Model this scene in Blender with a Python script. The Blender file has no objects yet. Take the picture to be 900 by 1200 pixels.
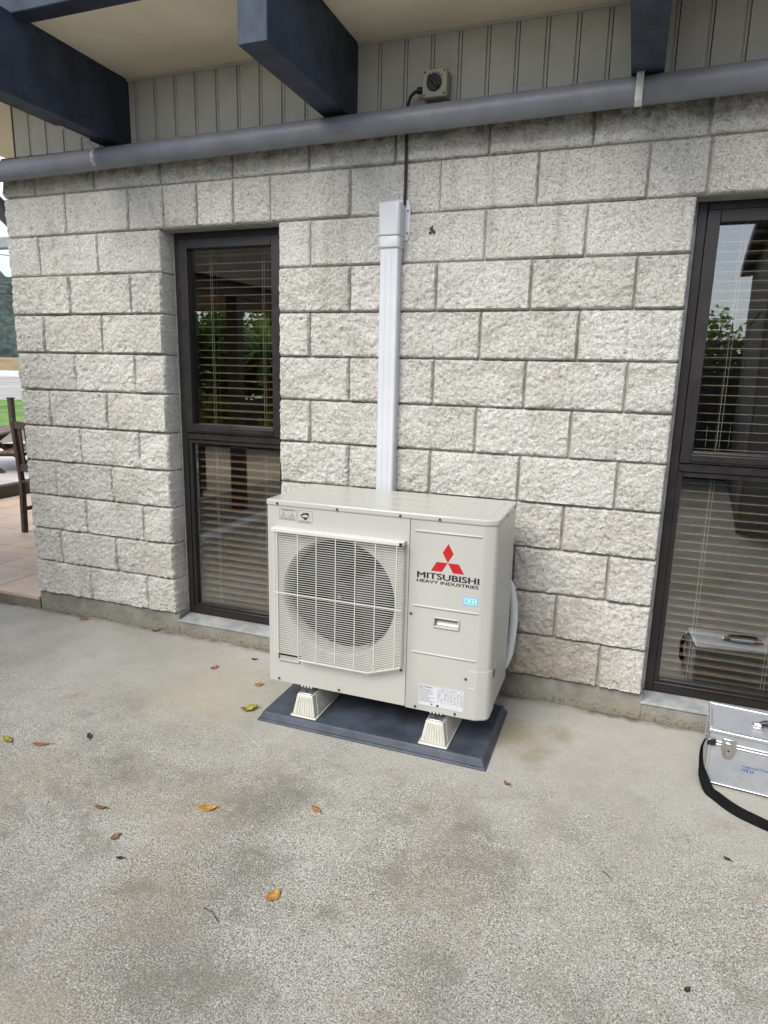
import bpy, bmesh, math, random
from mathutils import Vector, Matrix, noise
R = math.radians
SC = bpy.context.scene
COL = SC.collection

# ------------------------------------------------------------------ camera
cam = bpy.data.objects.new('camera', bpy.data.cameras.new('camera'))
COL.objects.link(cam)
SC.camera = cam
cam.data.sensor_fit = 'HORIZONTAL'
cam.data.sensor_width = 36.0
cam.data.lens = 771.47 / 900 * 36.0
cam.data.clip_start = 0.05
cam.data.clip_end = 3000
_r = Vector((0.93756715, 0.34713087, 0.02163347))
_d = Vector((0.09263215, -0.18926911, -0.97754616))
_f = Vector((-0.3352419, 0.91851912, -0.20960797))
M = Matrix((( _r.x, -_d.x, -_f.x, -0.17758), (_r.y, -_d.y, -_f.y, -2.85341),
            (_r.z, -_d.z, -_f.z, 1.34421), (0, 0, 0, 1)))
cam.matrix_world = M

# ------------------------------------------------------------------ sky
SUN_EL, SUN_AZ = R(44), R(197)          # azimuth measured clockwise from +Y
world = bpy.data.worlds.new('World')
SC.world = world
world.use_nodes = True
wn, wl = world.node_tree.nodes, world.node_tree.links
wn.clear()
wo = wn.new('ShaderNodeOutputWorld')
wb = wn.new('ShaderNodeBackground')
wb.inputs['Strength'].default_value = 0.11
sky = wn.new('ShaderNodeTexSky')
sky.sky_type = 'NISHITA'
sky.sun_disc = False
sky.sun_elevation = SUN_EL
sky.sun_rotation = SUN_AZ
sky.air_density = 1.0
sky.dust_density = 0.6
sky.ozone_density = 1.0
wtc = wn.new('ShaderNodeTexCoord')
wmp = wn.new('ShaderNodeMapping')
wmp.inputs['Scale'].default_value = (1.0, 1.0, 2.6)
wno = wn.new('ShaderNodeTexNoise')
wno.inputs['Scale'].default_value = 1.7
wno.inputs['Detail'].default_value = 8
wno.inputs['Roughness'].default_value = 0.55
wcr = wn.new('ShaderNodeValToRGB')
wcr.color_ramp.elements[0].position = 0.40
wcr.color_ramp.elements[0].color = (0.12, 0.12, 0.12, 1)
wcr.color_ramp.elements[1].position = 0.62
wcr.color_ramp.elements[1].color = (0.95, 0.95, 0.95, 1)
wmx = wn.new('ShaderNodeMixRGB')
wmx.inputs['Color2'].default_value = (7.3, 7.45, 7.6, 1)
wl.new(wtc.outputs['Generated'], wmp.inputs['Vector'])
wl.new(wmp.outputs['Vector'], wno.inputs['Vector'])
wl.new(wno.outputs['Fac'], wcr.inputs['Fac'])
wl.new(wcr.outputs['Color'], wmx.inputs['Fac'])
wl.new(sky.outputs['Color'], wmx.inputs['Color1'])
wl.new(wmx.outputs['Color'], wb.inputs['Color'])
wl.new(wb.outputs['Background'], wo.inputs['Surface'])

# ------------------------------------------------------------------ sun (veiled by cloud)
sl = bpy.data.lights.new('sun', 'SUN')
sl.energy = 2.4
sl.angle = R(34)
sl.color = (1.0, 0.965, 0.90)
so = bpy.data.objects.new('sun', sl)
COL.objects.link(so)
sdir = Vector((math.sin(SUN_AZ) * math.cos(SUN_EL), math.cos(SUN_AZ) * math.cos(SUN_EL), math.sin(SUN_EL)))
so.rotation_euler = sdir.to_track_quat('Z', 'Y').to_euler()

vs = SC.view_settings
vs.view_transform = 'Standard'
vs.look = 'None'
vs.gamma = 1
vs.exposure = 0.84
vs.use_curve_mapping = False

# ------------------------------------------------------------------ materials
MT = {}
class NT:
    def __init__(s, name):
        m = bpy.data.materials.new(name)
        m.use_nodes = True
        s.m, s.n, s.l = m, m.node_tree.nodes, m.node_tree.links
        s.b = s.n['Principled BSDF']
        MT[name] = m
    def new(s, t, **kw):
        o = s.n.new(t)
        for k, v in kw.items():
            if hasattr(o, k): setattr(o, k, v)
            else: o.inputs[k].default_value = v
        return o
    def link(s, a, b): s.l.new(a, b)
    def pos(s): return s.new('ShaderNodeNewGeometry').outputs['Position']
    def obj(s): return s.new('ShaderNodeTexCoord').outputs['Object']
    def noise(s, vec, scale, detail=4, rough=0.55):
        o = s.new('ShaderNodeTexNoise', Scale=scale, Detail=detail, Roughness=rough)
        s.link(vec, o.inputs['Vector'])
        return o.outputs['Fac']
    def voro(s, vec, scale, feature='F1', out='Distance'):
        o = s.n.new('ShaderNodeTexVoronoi')
        o.feature = feature
        o.inputs['Scale'].default_value = scale
        s.link(vec, o.inputs['Vector'])
        return o.outputs[out]
    def ramp(s, fac, lo, hi, a=0.0, b=1.0):
        o = s.new('ShaderNodeMapRange')
        o.interpolation_type = 'SMOOTHSTEP'
        for k, v in (('From Min', lo), ('From Max', hi), ('To Min', a), ('To Max', b)):
            o.inputs[k].default_value = v
        s.link(fac, o.inputs['Value'])
        return o.outputs['Result']
    def math(s, op, a, b=None, c=None):
        o = s.n.new('ShaderNodeMath')
        o.operation = op
        for i, v in enumerate((a, b, c)):
            if v is None: continue
            if isinstance(v, (int, float)): o.inputs[i].default_value = v
            else: s.link(v, o.inputs[i])
        return o.outputs[0]
    def mix(s, fac, a, b, mode='MIX'):
        o = s.n.new('ShaderNodeMixRGB')
        o.blend_type = mode
        for k, v in (('Fac', fac), ('Color1', a), ('Color2', b)):
            if isinstance(v, (int, float)): o.inputs[k].default_value = v
            elif isinstance(v, tuple): o.inputs[k].default_value = (*v[:3], 1)
            else: s.link(v, o.inputs[k])
        return o.outputs['Color']
    def base(s, c):
        if isinstance(c, tuple): s.b.inputs['Base Color'].default_value = (*c[:3], 1)
        else: s.link(c, s.b.inputs['Base Color'])
    def bump(s, h, strength=0.5, dist=0.002):
        o = s.n.new('ShaderNodeBump')
        o.inputs['Strength'].default_value = strength
        o.inputs['Distance'].default_value = dist
        s.link(h, o.inputs['Height'])
        s.link(o.outputs['Normal'], s.b.inputs['Normal'])
    def set(s, **kw):
        for k, v in kw.items():
            k = k.replace('_', ' ')
            if k in s.b.inputs: s.b.inputs[k].default_value = v

def simple(name, col, rough=0.5, var=0.12, scale=14, metal=0.0, bump=0.0, bscale=200, spec=0.5, rvar=1.0):
    t = NT(name)
    p = t.pos()
    n = t.noise(p, scale, 5, 0.6)
    lo = tuple(c * (1 - var) for c in col)
    hi = tuple(min(1, c * (1 + var)) for c in col)
    t.base(t.mix(t.ramp(n, 0.3, 0.7), lo, hi))
    t.set(Roughness=rough, Metallic=metal, Specular_IOR_Level=spec)
    t.link(t.ramp(t.noise(p, scale * 2.7, 3), 0.2, 0.8, max(0, rough - 0.08 * rvar), min(1, rough + 0.1 * rvar)), t.b.inputs['Roughness'])
    if bump: t.bump(t.noise(p, bscale, 3), bump, 0.001)
    return t

def sepz(t, p, axis='Z'):
    o = t.n.new('ShaderNodeSeparateXYZ')
    t.link(p, o.inputs[0])
    return o.outputs[axis]

# split-face block
t = NT('block')
p = t.pos()
oi = t.n.new('ShaderNodeObjectInfo')
c = t.mix(t.ramp(t.noise(p, 5, 4), 0.3, 0.7), (0.725, 0.703, 0.655), (0.84, 0.822, 0.778))
c = t.mix(t.math('MULTIPLY', oi.outputs['Random'], 0.34), c, (0.53, 0.50, 0.44))
mpn = t.n.new('ShaderNodeMapping'); mpn.inputs['Scale'].default_value = (11, 11, 0.9); t.link(p, mpn.inputs['Vector'])
strk = t.math('MULTIPLY', t.ramp(t.noise(mpn.outputs['Vector'], 1.0, 5, 0.6), 0.52, 0.72), t.ramp(sepz(t, p), 0.9, 2.3))
c = t.mix(t.math('MULTIPLY', strk, 0.45), c, (0.36, 0.33, 0.27))
grain = t.noise(p, 210, 5, 0.7)
c = t.mix(t.ramp(grain, 0.44, 0.33, 0, 0.7), c, (0.17, 0.16, 0.135))
c = t.mix(t.ramp(grain, 0.60, 0.72, 0, 0.5), c, (0.86, 0.845, 0.80))
cre = t.noise(p, 88, 4, 0.62)
c = t.mix(t.ramp(cre, 0.465, 0.365, 0, 0.46), c, (0.24, 0.225, 0.19))
c = t.mix(t.ramp(cre, 0.56, 0.66, 0, 0.5), c, (0.86, 0.845, 0.80))
st = t.math('MULTIPLY', t.ramp(t.noise(p, 3.1, 5, 0.65), 0.55, 0.74), 0.45)
c = t.mix(st, c, (0.36, 0.32, 0.24))
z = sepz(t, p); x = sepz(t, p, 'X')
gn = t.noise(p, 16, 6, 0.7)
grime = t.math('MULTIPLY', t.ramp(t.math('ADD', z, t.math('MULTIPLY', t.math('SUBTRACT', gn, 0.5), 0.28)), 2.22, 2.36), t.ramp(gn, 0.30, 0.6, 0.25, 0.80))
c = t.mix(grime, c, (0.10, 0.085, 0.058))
low = t.math('MULTIPLY', t.ramp(t.math('ADD', z, t.math('MULTIPLY', gn, 0.55)), 0.75, 0.30), t.ramp(t.math('ABSOLUTE', t.math('ADD', x, 0.45)), 0.42, 0.10))
c = t.mix(t.math('MULTIPLY', low, 0.6), c, (0.30, 0.24, 0.16))
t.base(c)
t.set(Roughness=0.93, Specular_IOR_Level=0.2)
h = t.math('ADD', t.math('ADD', t.noise(p, 60, 7, 0.75), t.math('MULTIPLY', cre, 0.8)), t.math('MULTIPLY', t.ramp(t.noise(p, 230, 3, 0.6), 0.3, 0.48), 0.35))
t.bump(h, 1.0, 0.012)

t = NT('mortar')
p = t.pos()
c = t.mix(t.noise(p, 30, 5), (0.25, 0.24, 0.21), (0.40, 0.38, 0.335))
c = t.mix(t.ramp(t.noise(p, 3, 4), 0.5, 0.72, 0, 0.7), c, (0.12, 0.11, 0.085))
t.base(c); t.set(Roughness=0.95, Specular_IOR_Level=0.15)
t.bump(t.noise(p, 160, 4), 0.7, 0.003)

# patio concrete
t = NT('patio_concrete')
p = t.pos()
y = sepz(t, p, 'Y'); x = sepz(t, p, 'X')
big = t.noise(p, 1.3, 6, 0.62)
mid = t.noise(p, 5.5, 6, 0.65)
c = t.mix(t.ramp(big, 0.3, 0.7), (0.30, 0.288, 0.258), (0.405, 0.392, 0.36))
c = t.mix(t.ramp(mid, 0.45, 0.75, 0, 0.4), c, (0.27, 0.25, 0.21))
# worn mask: cement skin lost away from the wall, aggregate shows
worn = t.ramp(t.math('ADD', y, t.math('MULTIPLY', t.math('SUBTRACT', mid, 0.5), 1.3)), -0.35, -1.25, 0.16, 1.0)
g1 = t.noise(p, 215, 3, 0.62)
g2 = t.noise(p, 330, 2, 0.6)
wv = t.n.new('ShaderNodeVectorMath'); wv.operation = 'MULTIPLY_ADD'
nz3 = t.new('ShaderNodeTexNoise', Scale=120, Detail=2); t.link(p, nz3.inputs['Vector'])
t.link(nz3.outputs['Color'], wv.inputs[0]); wv.inputs[1].default_value = (0.006, 0.006, 0.006); t.link(p, wv.inputs[2])
vc = t.voro(wv.outputs[0], 150, 'F1', 'Color')
vd = t.voro(wv.outputs[0], 150, 'F1', 'Distance')
vh = t.n.new('ShaderNodeSeparateColor'); t.link(vc, vh.inputs[0])
peb = t.math('MULTIPLY', t.math('MULTIPLY', t.ramp(vd, 0.52, 0.34), t.ramp(vh.outputs[2], 0.35, 0.45)), worn)
pc = t.n.new('ShaderNodeValToRGB'); t.link(vh.outputs[0], pc.inputs['Fac'])
cr_ = pc.color_ramp; cr_.interpolation = 'LINEAR'
cr_.elements[0].position = 0.0; cr_.elements[0].color = (0.10, 0.095, 0.08, 1)
cr_.elements[1].position = 1.0; cr_.elements[1].color = (0.62, 0.60, 0.55, 1)
for ps, cl in ((0.30, (0.19, 0.175, 0.14)), (0.6, (0.40, 0.375, 0.32)), (0.85, (0.52, 0.50, 0.45))):
    e_ = cr_.elements.new(ps); e_.color = (*cl, 1)
c = t.mix(t.math('MULTIPLY', peb, 0.9), c, pc.outputs['Color'])
pat = t.noise(p, 1.1, 6, 0.7)
dark = t.math('MULTIPLY', t.ramp(t.math('ADD', g1, t.math('MULTIPLY', t.math('SUBTRACT', 0.5, pat), 0.35)), 0.50, 0.39), worn)
c = t.mix(t.math('MULTIPLY', dark, 0.85), c, (0.085, 0.080, 0.064))
c = t.mix(t.math('MULTIPLY', t.math('MULTIPLY', t.ramp(g1, 0.54, 0.64), worn), 0.75), c, (0.66, 0.64, 0.585))
c = t.mix(t.ramp(g2, 0.42, 0.28, 0, 0.35), c, (0.17, 0.16, 0.14))
c = t.mix(t.ramp(y, -0.9, -2.2, 0, 0.42), c, (0.19, 0.18, 0.155))   # darker slab away from the wall
mot = t.noise(p, 6.5, 9, 0.74)
c = t.mix(t.math('MULTIPLY', t.math('MULTIPLY', t.ramp(mot, 0.50, 0.60, 0, 0.55), worn), t.ramp(pat, 0.36, 0.58, 0.25, 1.0)), c, (0.155, 0.143, 0.118))
c = t.mix(t.math('MULTIPLY', t.ramp(t.noise(p, 2.0, 7, 0.7), 0.52, 0.62, 0, 0.32), worn), c, (0.25, 0.205, 0.145))
# mould, rust and damp marks
c = t.mix(t.math('MULTIPLY', t.ramp(t.noise(p, 2.3, 7, 0.68), 0.50, 0.70, 0, 0.5), worn), c, (0.15, 0.142, 0.12))
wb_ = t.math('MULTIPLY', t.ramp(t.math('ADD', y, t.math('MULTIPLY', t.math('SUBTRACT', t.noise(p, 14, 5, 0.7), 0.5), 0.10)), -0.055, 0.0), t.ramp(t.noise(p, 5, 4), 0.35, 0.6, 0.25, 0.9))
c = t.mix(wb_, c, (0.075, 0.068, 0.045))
c = t.mix(t.ramp(t.noise(p, 3.7, 5, 0.6), 0.66, 0.78, 0, 0.30), c, (0.36, 0.27, 0.15))
c = t.mix(t.ramp(t.noise(p, 9, 3, 0.5), 0.70, 0.78, 0, 0.35), c, (0.34, 0.20, 0.09))
vm = t.n.new('ShaderNodeVectorMath'); vm.operation = 'DISTANCE'
t.link(p, vm.inputs[0]); vm.inputs[1].default_value = (-0.50, -0.36, -0.117)
pad = t.ramp(t.math('ADD', vm.outputs['Value'], t.math('MULTIPLY', t.math('SUBTRACT', mid, 0.5), 0.5)), 0.22, 0.04, 0, 0.7)
c = t.mix(pad, c, (0.23, 0.20, 0.12))
vm2 = t.n.new('ShaderNodeVectorMath'); vm2.operation = 'DISTANCE'
t.link(p, vm2.inputs[0]); vm2.inputs[1].default_value = (-1.85, -0.5, -0.117)
c = t.mix(t.ramp(t.math('ADD', vm2.outputs['Value'], t.math('MULTIPLY', t.math('SUBTRACT', mid, 0.5), 0.9)), 0.45, 0.05, 0, 0.35), c, (0.36, 0.31, 0.19))
t.base(c)
t.set(Roughness=0.9, Specular_IOR_Level=0.25)
hb = t.math('ADD', t.math('ADD', t.math('MULTIPLY', g1, worn), t.math('MULTIPLY', g2, 0.2)), t.math('MULTIPLY', peb, 0.25))
t.bump(hb, 0.45, 0.0028)

t = NT('footing')
p = t.pos()
z = sepz(t, p)
n1 = t.noise(p, 6, 6, 0.65)
c = t.mix(t.ramp(n1, 0.3, 0.7), (0.15, 0.145, 0.125), (0.28, 0.27, 0.24))
c = t.mix(t.ramp(t.noise(p, 2.2, 5), 0.5, 0.7, 0, 0.6), c, (0.20, 0.155, 0.09))
grav = t.noise(p, 90, 5, 0.75)
lowm = t.ramp(t.math('ADD', z, t.math('MULTIPLY', n1, 0.06)), -0.02, -0.075)
c = t.mix(t.math('MULTIPLY', lowm, t.ramp(grav, 0.36, 0.55)), c, (0.27, 0.25, 0.20))
c = t.mix(t.math('MULTIPLY', lowm, t.ramp(grav, 0.48, 0.36, 0, 0.8)), c, (0.09, 0.085, 0.06))
t.base(c); t.set(Roughness=0.95, Specular_IOR_Level=0.2)
t.bump(t.math('MULTIPLY', grav, t.math('ADD', lowm, 0.25)), 0.9, 0.008)

simple('sill_concrete', (0.27, 0.278, 0.28), 0.9, 0.25, 11, bump=0.4, bscale=120)
simple('navy_paint', (0.036, 0.047, 0.072), 0.6, 0.28, 7, spec=0.25)
simple('soffit', (0.84, 0.765, 0.59), 0.75, 0.07, 2.2, bump=0.05)
simple('cladding', (0.55, 0.54, 0.505), 0.65, 0.05, 9, bump=0.06, bscale=90)
simple('pipe_grey', (0.20, 0.213, 0.245), 0.45, 0.10, 9)
simple('trunk_white', (0.56, 0.575, 0.61), 0.35, 0.03, 6)
simple('frame_brown', (0.014, 0.011, 0.012), 0.42, 0.2, 8)
simple('rubber', (0.012, 0.012, 0.013), 0.6, 0.2, 20)
simple('slat_wood', (0.29, 0.195, 0.125), 0.42, 0.30, 26)
simple('blind_cord', (0.45, 0.42, 0.36), 0.8)
simple('room', (0.10, 0.09, 0.08), 0.9, 0.1, 3)
simple('room_floor', (0.14, 0.11, 0.085), 0.6, 0.2, 3)
simple('ac_cream', (0.435, 0.434, 0.408), 0.32, 0.015, 2, rvar=0.12)
simple('ac_lid', (0.44, 0.44, 0.405), 0.22, 0.015, 2, rvar=0.15)
simple('ac_grille', (0.56, 0.56, 0.52), 0.35, 0.02, 3)
simple('ac_inner', (0.009, 0.010, 0.013), 0.6, 0.2, 6)
simple('fan_blade', (0.016, 0.018, 0.025), 0.45, 0.15, 8)
simple('foot_cream', (0.54, 0.53, 0.475), 0.5, 0.06, 20)
simple('pad_grey', (0.044, 0.053, 0.073), 0.55, 0.32, 10, bump=0.15, bscale=40)
simple('zinc', (0.50, 0.52, 0.54), 0.35, 0.15, 60, metal=0.9)
simple('screw_dark', (0.10, 0.095, 0.09), 0.45, metal=0.6)
simple('logo_red', (0.44, 0.010, 0.016), 0.4, 0.02)
simple('print_black', (0.012, 0.014, 0.024), 0.5, 0.02)
simple('print_grey', (0.22, 0.22, 0.23), 0.5, 0.02)
simple('sticker_silver', (0.56, 0.57, 0.60), 0.4, 0.03)
simple('sticker_blue', (0.10, 0.42, 0.78), 0.4, 0.02)
simple('sticker_pale', (0.45, 0.72, 0.88), 0.4, 0.02)
simple('case_alu', (0.43, 0.45, 0.49), 0.42, 0.06, 30, metal=0.45, bump=0.10, bscale=700)
simple('case_rail', (0.58, 0.59, 0.61), 0.34, 0.04, 20, metal=0.75)
simple('chrome', (0.62, 0.61, 0.58), 0.22, 0.1, 40, metal=1.0)
simple('plastic_black', (0.012, 0.012, 0.013), 0.4, 0.2, 20)
simple('webbing', (0.008, 0.008, 0.009), 0.95, 0.2, 90, spec=0.1)
simple('print_blue', (0.03, 0.09, 0.38), 0.5, 0.02)
simple('switch_cream', (0.50, 0.47, 0.38), 0.5, 0.1, 30)
simple('switch_side', (0.30, 0.29, 0.27), 0.5, 0.1, 30)
simple('strap_white', (0.66, 0.65, 0.60), 0.5, 0.12, 40)
simple('strap_metal', (0.42, 0.43, 0.44), 0.5, 0.35, 120, metal=0.4)
simple('rust', (0.20, 0.07, 0.02), 0.9, 0.4, 90)
simple('dark_wood', (0.045, 0.025, 0.018), 0.55, 0.35, 22)
simple('table_wood', (0.15, 0.088, 0.065), 0.55, 0.3, 14)
simple('tile_terra', (0.58, 0.44, 0.34), 0.5, 0.12, 3)
simple('tile_pale', (0.56, 0.52, 0.50), 0.45, 0.1, 3)
simple('grout', (0.20, 0.17, 0.14), 0.9, 0.2, 9)
simple('grass_ground', (0.095, 0.19, 0.028), 0.9, 0.35, 0.7)
simple('gravel', (0.32, 0.31, 0.29), 0.95, 0.2, 0.2)
simple('road_pale', (0.50, 0.53, 0.57), 0.7, 0.08, 0.05)
simple('bank_tan', (0.24, 0.17, 0.09), 0.95, 0.3, 0.1)
simple('hill_green', (0.035, 0.052, 0.046), 0.95, 0.65, 0.35)
simple('yard_tan', (0.52, 0.43, 0.31), 0.9, 0.12, 1.4)
simple('soil', (0.05, 0.04, 0.03), 0.95, 0.3, 9)
simple('kerb', (0.46, 0.47, 0.47), 0.9, 0.15, 8)
simple('white_paint', (0.74, 0.74, 0.72), 0.5, 0.05, 4)
simple('fence_grey', (0.13, 0.13, 0.125), 0.8, 0.25, 7)
simple('fence_dark', (0.045, 0.05, 0.045), 0.8, 0.25, 7)
simple('neigh_wall', (0.17, 0.16, 0.15), 0.8, 0.1, 5)
simple('roof_dark', (0.05, 0.05, 0.055), 0.7, 0.2, 5)
simple('bark', (0.09, 0.065, 0.045), 0.9, 0.4, 18, bump=0.5, bscale=60)
simple('roof_under', (0.20, 0.155, 0.115), 0.8, 0.15, 3)

t = MT['navy_paint']
for nd_ in (1,):
    T_ = t.node_tree; P_ = T_.nodes.new('ShaderNodeNewGeometry'); mp_ = T_.nodes.new('ShaderNodeMapping'); mp_.inputs['Scale'].default_value = (90, 3.5, 90)
    nn_ = T_.nodes.new('ShaderNodeTexNoise'); nn_.inputs['Scale'].default_value = 1.0; nn_.inputs['Detail'].default_value = 5
    bb_ = T_.nodes.new('ShaderNodeBump'); bb_.inputs['Strength'].default_value = 0.2; bb_.inputs['Distance'].default_value = 0.002
    T_.links.new(P_.outputs['Position'], mp_.inputs['Vector']); T_.links.new(mp_.outputs['Vector'], nn_.inputs['Vector']); T_.links.new(nn_.outputs['Fac'], bb_.inputs['Height']); T_.links.new(bb_.outputs['Normal'], T_.nodes['Principled BSDF'].inputs['Normal'])

def leafmat(name, a, b, rough=0.55):
    t = NT(name)
    p = t.pos()
    t.base(t.mix(t.ramp(t.noise(p, 2.4, 5, 0.7), 0.3, 0.7), a, b))
    t.set(Roughness=rough)
    tl = t.n.new('ShaderNodeBsdfTranslucent')
    tl.inputs['Color'].default_value = (min(1, b[0] * 1.5), min(1, b[1] * 1.4), b[2] * 1.2, 1)
    mxs = t.n.new('ShaderNodeMixShader'); mxs.inputs[0].default_value = 0.45
    t.link(t.b.outputs[0], mxs.inputs[1]); t.link(tl.outputs[0], mxs.inputs[2]); t.link(mxs.outputs[0], t.n['Material Output'].inputs['Surface'])
    return t
leafmat('leaf_green', (0.08, 0.15, 0.028), (0.19, 0.29, 0.06))
leafmat('leaf_dark', (0.045, 0.10, 0.028), (0.12, 0.20, 0.055))
leafmat('leaf_lime', (0.10, 0.16, 0.02), (0.30, 0.30, 0.05))
leafmat('palm_green', (0.07, 0.14, 0.035), (0.20, 0.30, 0.10))
for nm, a, b in (('dead_orange', (0.22, 0.10, 0.035), (0.36, 0.18, 0.07)), ('dead_yellow', (0.30, 0.15, 0.02), (0.46, 0.26, 0.05)),
                 ('dead_brown', (0.10, 0.05, 0.025), (0.20, 0.11, 0.05)), ('dead_red', (0.20, 0.05, 0.03), (0.30, 0.13, 0.07)),
                 ('dead_olive', (0.12, 0.11, 0.02), (0.34, 0.30, 0.04)), ('dead_black', (0.015, 0.012, 0.01), (0.04, 0.03, 0.02))):
    t = NT(nm)
    p = t.pos()
    t.base(t.mix(t.ramp(t.noise(p, 60, 4, 0.6), 0.35, 0.65), a, b))
    t.set(Roughness=0.6)

# window glass: thin clear pane with Fresnel reflection
t = NT('glass')
t.n.remove(t.b)
out = t.n['Material Output']
fr = t.new('ShaderNodeFresnel', IOR=1.95)
tr = t.n.new('ShaderNodeBsdfTransparent'); tr.inputs[0].default_value = (0.90, 0.92, 0.91, 1)
geo_ = t.n.new('ShaderNodeNewGeometry')
t.link(t.math('ADD', 2.3, t.math('MULTIPLY', geo_.outputs['Backfacing'], 1 / 2.3 - 2.3)), fr.inputs['IOR'])
gl = t.n.new('ShaderNodeBsdfGlossy'); gl.inputs['Roughness'].default_value = 0.0
gl.inputs['Color'].default_value = (0.97, 0.98, 1, 1)
mx = t.n.new('ShaderNodeMixShader')
gp = t.pos()
bn = t.n.new('ShaderNodeBump'); bn.inputs['Strength'].default_value = 0.02; bn.inputs['Distance'].default_value = 0.01
t.link(t.noise(gp, 2.0, 2), bn.inputs['Height'])
t.link(bn.outputs[0], gl.inputs['Normal'])
t.link(fr.outputs[0], mx.inputs[0]); t.link(tr.outputs[0], mx.inputs[1]); t.link(gl.outputs[0], mx.inputs[2])
t.link(mx.outputs[0], out.inputs['Surface'])

# ------------------------------------------------------------------ mesh helpers
class MB:
    def __init__(s): s.v, s.f = [], []
    def add(s, vs, fs):
        o = len(s.v)
        s.v += [tuple(v) for v in vs]
        s.f += [tuple(i + o for i in f) for f in fs]
        return s
    def box(s, x0, x1, y0, y1, z0, z1):
        return s.add([(x0, y0, z0), (x1, y0, z0), (x1, y1, z0), (x0, y1, z0), (x0, y0, z1), (x1, y0, z1), (x1, y1, z1), (x0, y1, z1)],
                     [(0, 3, 2, 1), (4, 5, 6, 7), (0, 1, 5, 4), (1, 2, 6, 5), (2, 3, 7, 6), (3, 0, 4, 7)])
    def frustum(s, b, t, z0, z1):            # b,t = (x0,x1,y0,y1)
        return s.add([(b[0], b[2], z0), (b[1], b[2], z0), (b[1], b[3], z0), (b[0], b[3], z0), (t[0], t[2], z1), (t[1], t[2], z1), (t[1], t[3], z1), (t[0], t[3], z1)],
                     [(0, 3, 2, 1), (4, 5, 6, 7), (0, 1, 5, 4), (1, 2, 6, 5), (2, 3, 7, 6), (3, 0, 4, 7)])
    def prism(s, poly, z0, z1):              # poly in XY, counter-clockwise
        n = len(poly)
        vs = [(x, y, z0) for x, y in poly] + [(x, y, z1) for x, y in poly]
        return s.add(vs, [tuple(range(n - 1, -1, -1)), tuple(range(n, 2 * n))] + [(i, (i + 1) % n, n + (i + 1) % n, n + i) for i in range(n)])
    def plate(s, poly, y0, y1):              # poly in XZ seen from -Y, counter-clockwise; front face at y0
        n = len(poly)
        vs = [(x, y0, z) for x, z in poly] + [(x, y1, z) for x, z in poly]
        return s.add(vs, [tuple(range(n)), tuple(range(2 * n - 1, n - 1, -1))] + [(i, n + i, n + (i + 1) % n, (i + 1) % n) for i in range(n)])
    def tube(s, pts, r, n=10, caps=True):
        pts = [Vector(p) for p in pts]
        rs = r if isinstance(r, (list, tuple)) else [r] * len(pts)
        vs, fs = [], []
        up = None
        for i, p in enumerate(pts):
            d = (pts[min(i + 1, len(pts) - 1)] - pts[max(i - 1, 0)]).normalized()
            if up is None:
                up = Vector((0, 0, 1)) if abs(d.z) < 0.9 else Vector((1, 0, 0))
            a = d.cross(up).normalized()
            b = a.cross(d).normalized()
            up = b
            for k in range(n):
                an = 2 * math.pi * k / n
                vs.append(p + a * math.cos(an) * rs[i] + b * math.sin(an) * rs[i])
        for i in range(len(pts) - 1):
            for k in range(n):
                fs.append((i * n + k, i * n + (k + 1) % n, (i + 1) * n + (k + 1) % n, (i + 1) * n + k))
        if caps:
            fs.append(tuple(range(n - 1, -1, -1)))
            fs.append(tuple((len(pts) - 1) * n + k for k in range(n)))
        return s.add(vs, fs)
    def cyl(s, a, b, r, n=12): return s.tube([a, b], r, n)
    def bar(s, a, b, w, h):                  # rectangular bar from a to b
        a, b = Vector(a), Vector(b)
        d = (b - a).normalized()
        u = Vector((0, 0, 1)) if abs(d.z) < 0.95 else Vector((0, 1, 0))
        sx = d.cross(u).normalized() * w / 2
        sy = sx.cross(d).normalized() * h / 2
        vs = [a - sx - sy, a + sx - sy, a + sx + sy, a - sx + sy, b - sx - sy, b + sx - sy, b + sx + sy, b - sx + sy]
        return s.add(vs, [(0, 3, 2, 1), (4, 5, 6, 7), (0, 1, 5, 4), (1, 2, 6, 5), (2, 3, 7, 6), (3, 0, 4, 7)])
    def mesh(s, name):
        me = bpy.data.meshes.new(name)
        me.from_pydata(s.v, [], s.f)
        bm = bmesh.new(); bm.from_mesh(me)
        bmesh.ops.recalc_face_normals(bm, faces=bm.faces[:])
        bm.to_mesh(me); bm.free()
        me.update()
        return me
    def build(s, name, mat, parent=None, smooth=False, bevel=0.0, seg=2):
        return mkobj(name, s.mesh(name), mat, parent, smooth, bevel, seg)

def mkobj(name, me, mat, parent=None, smooth=False, bevel=0.0, seg=2):
    o = bpy.data.objects.new(name, me)
    COL.objects.link(o)
    if mat and not me.materials: me.materials.append(MT[mat])
    if parent: o.parent = parent
    if smooth:
        for p in me.polygons: p.use_smooth = True
        if smooth == 'auto':
            me.set_sharp_from_angle(angle=R(40))
    if bevel:
        b = o.modifiers.new('bevel', 'BEVEL')
        b.width = bevel; b.segments = seg; b.limit_method = 'ANGLE'; b.angle_limit = R(35)
        b.harden_normals = False
        for p in me.polygons: p.use_smooth = True
        me.set_sharp_from_angle(angle=R(50))
    return o

def thing(name, label, cat, loc=(0, 0, 0), rz=0.0, group=None):
    o = bpy.data.objects.new(name, None)
    o.empty_display_size = 0.1
    COL.objects.link(o)
    o.location = loc
    o.rotation_euler = (0, 0, rz)
    return tag(o, label, cat, group)

def tag(o, label=None, cat=None, group=None, kind=None):
    if label: o['label'] = label
    if cat: o['category'] = cat
    if group: o['group'] = group
    if kind: o['kind'] = kind
    return o

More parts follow.
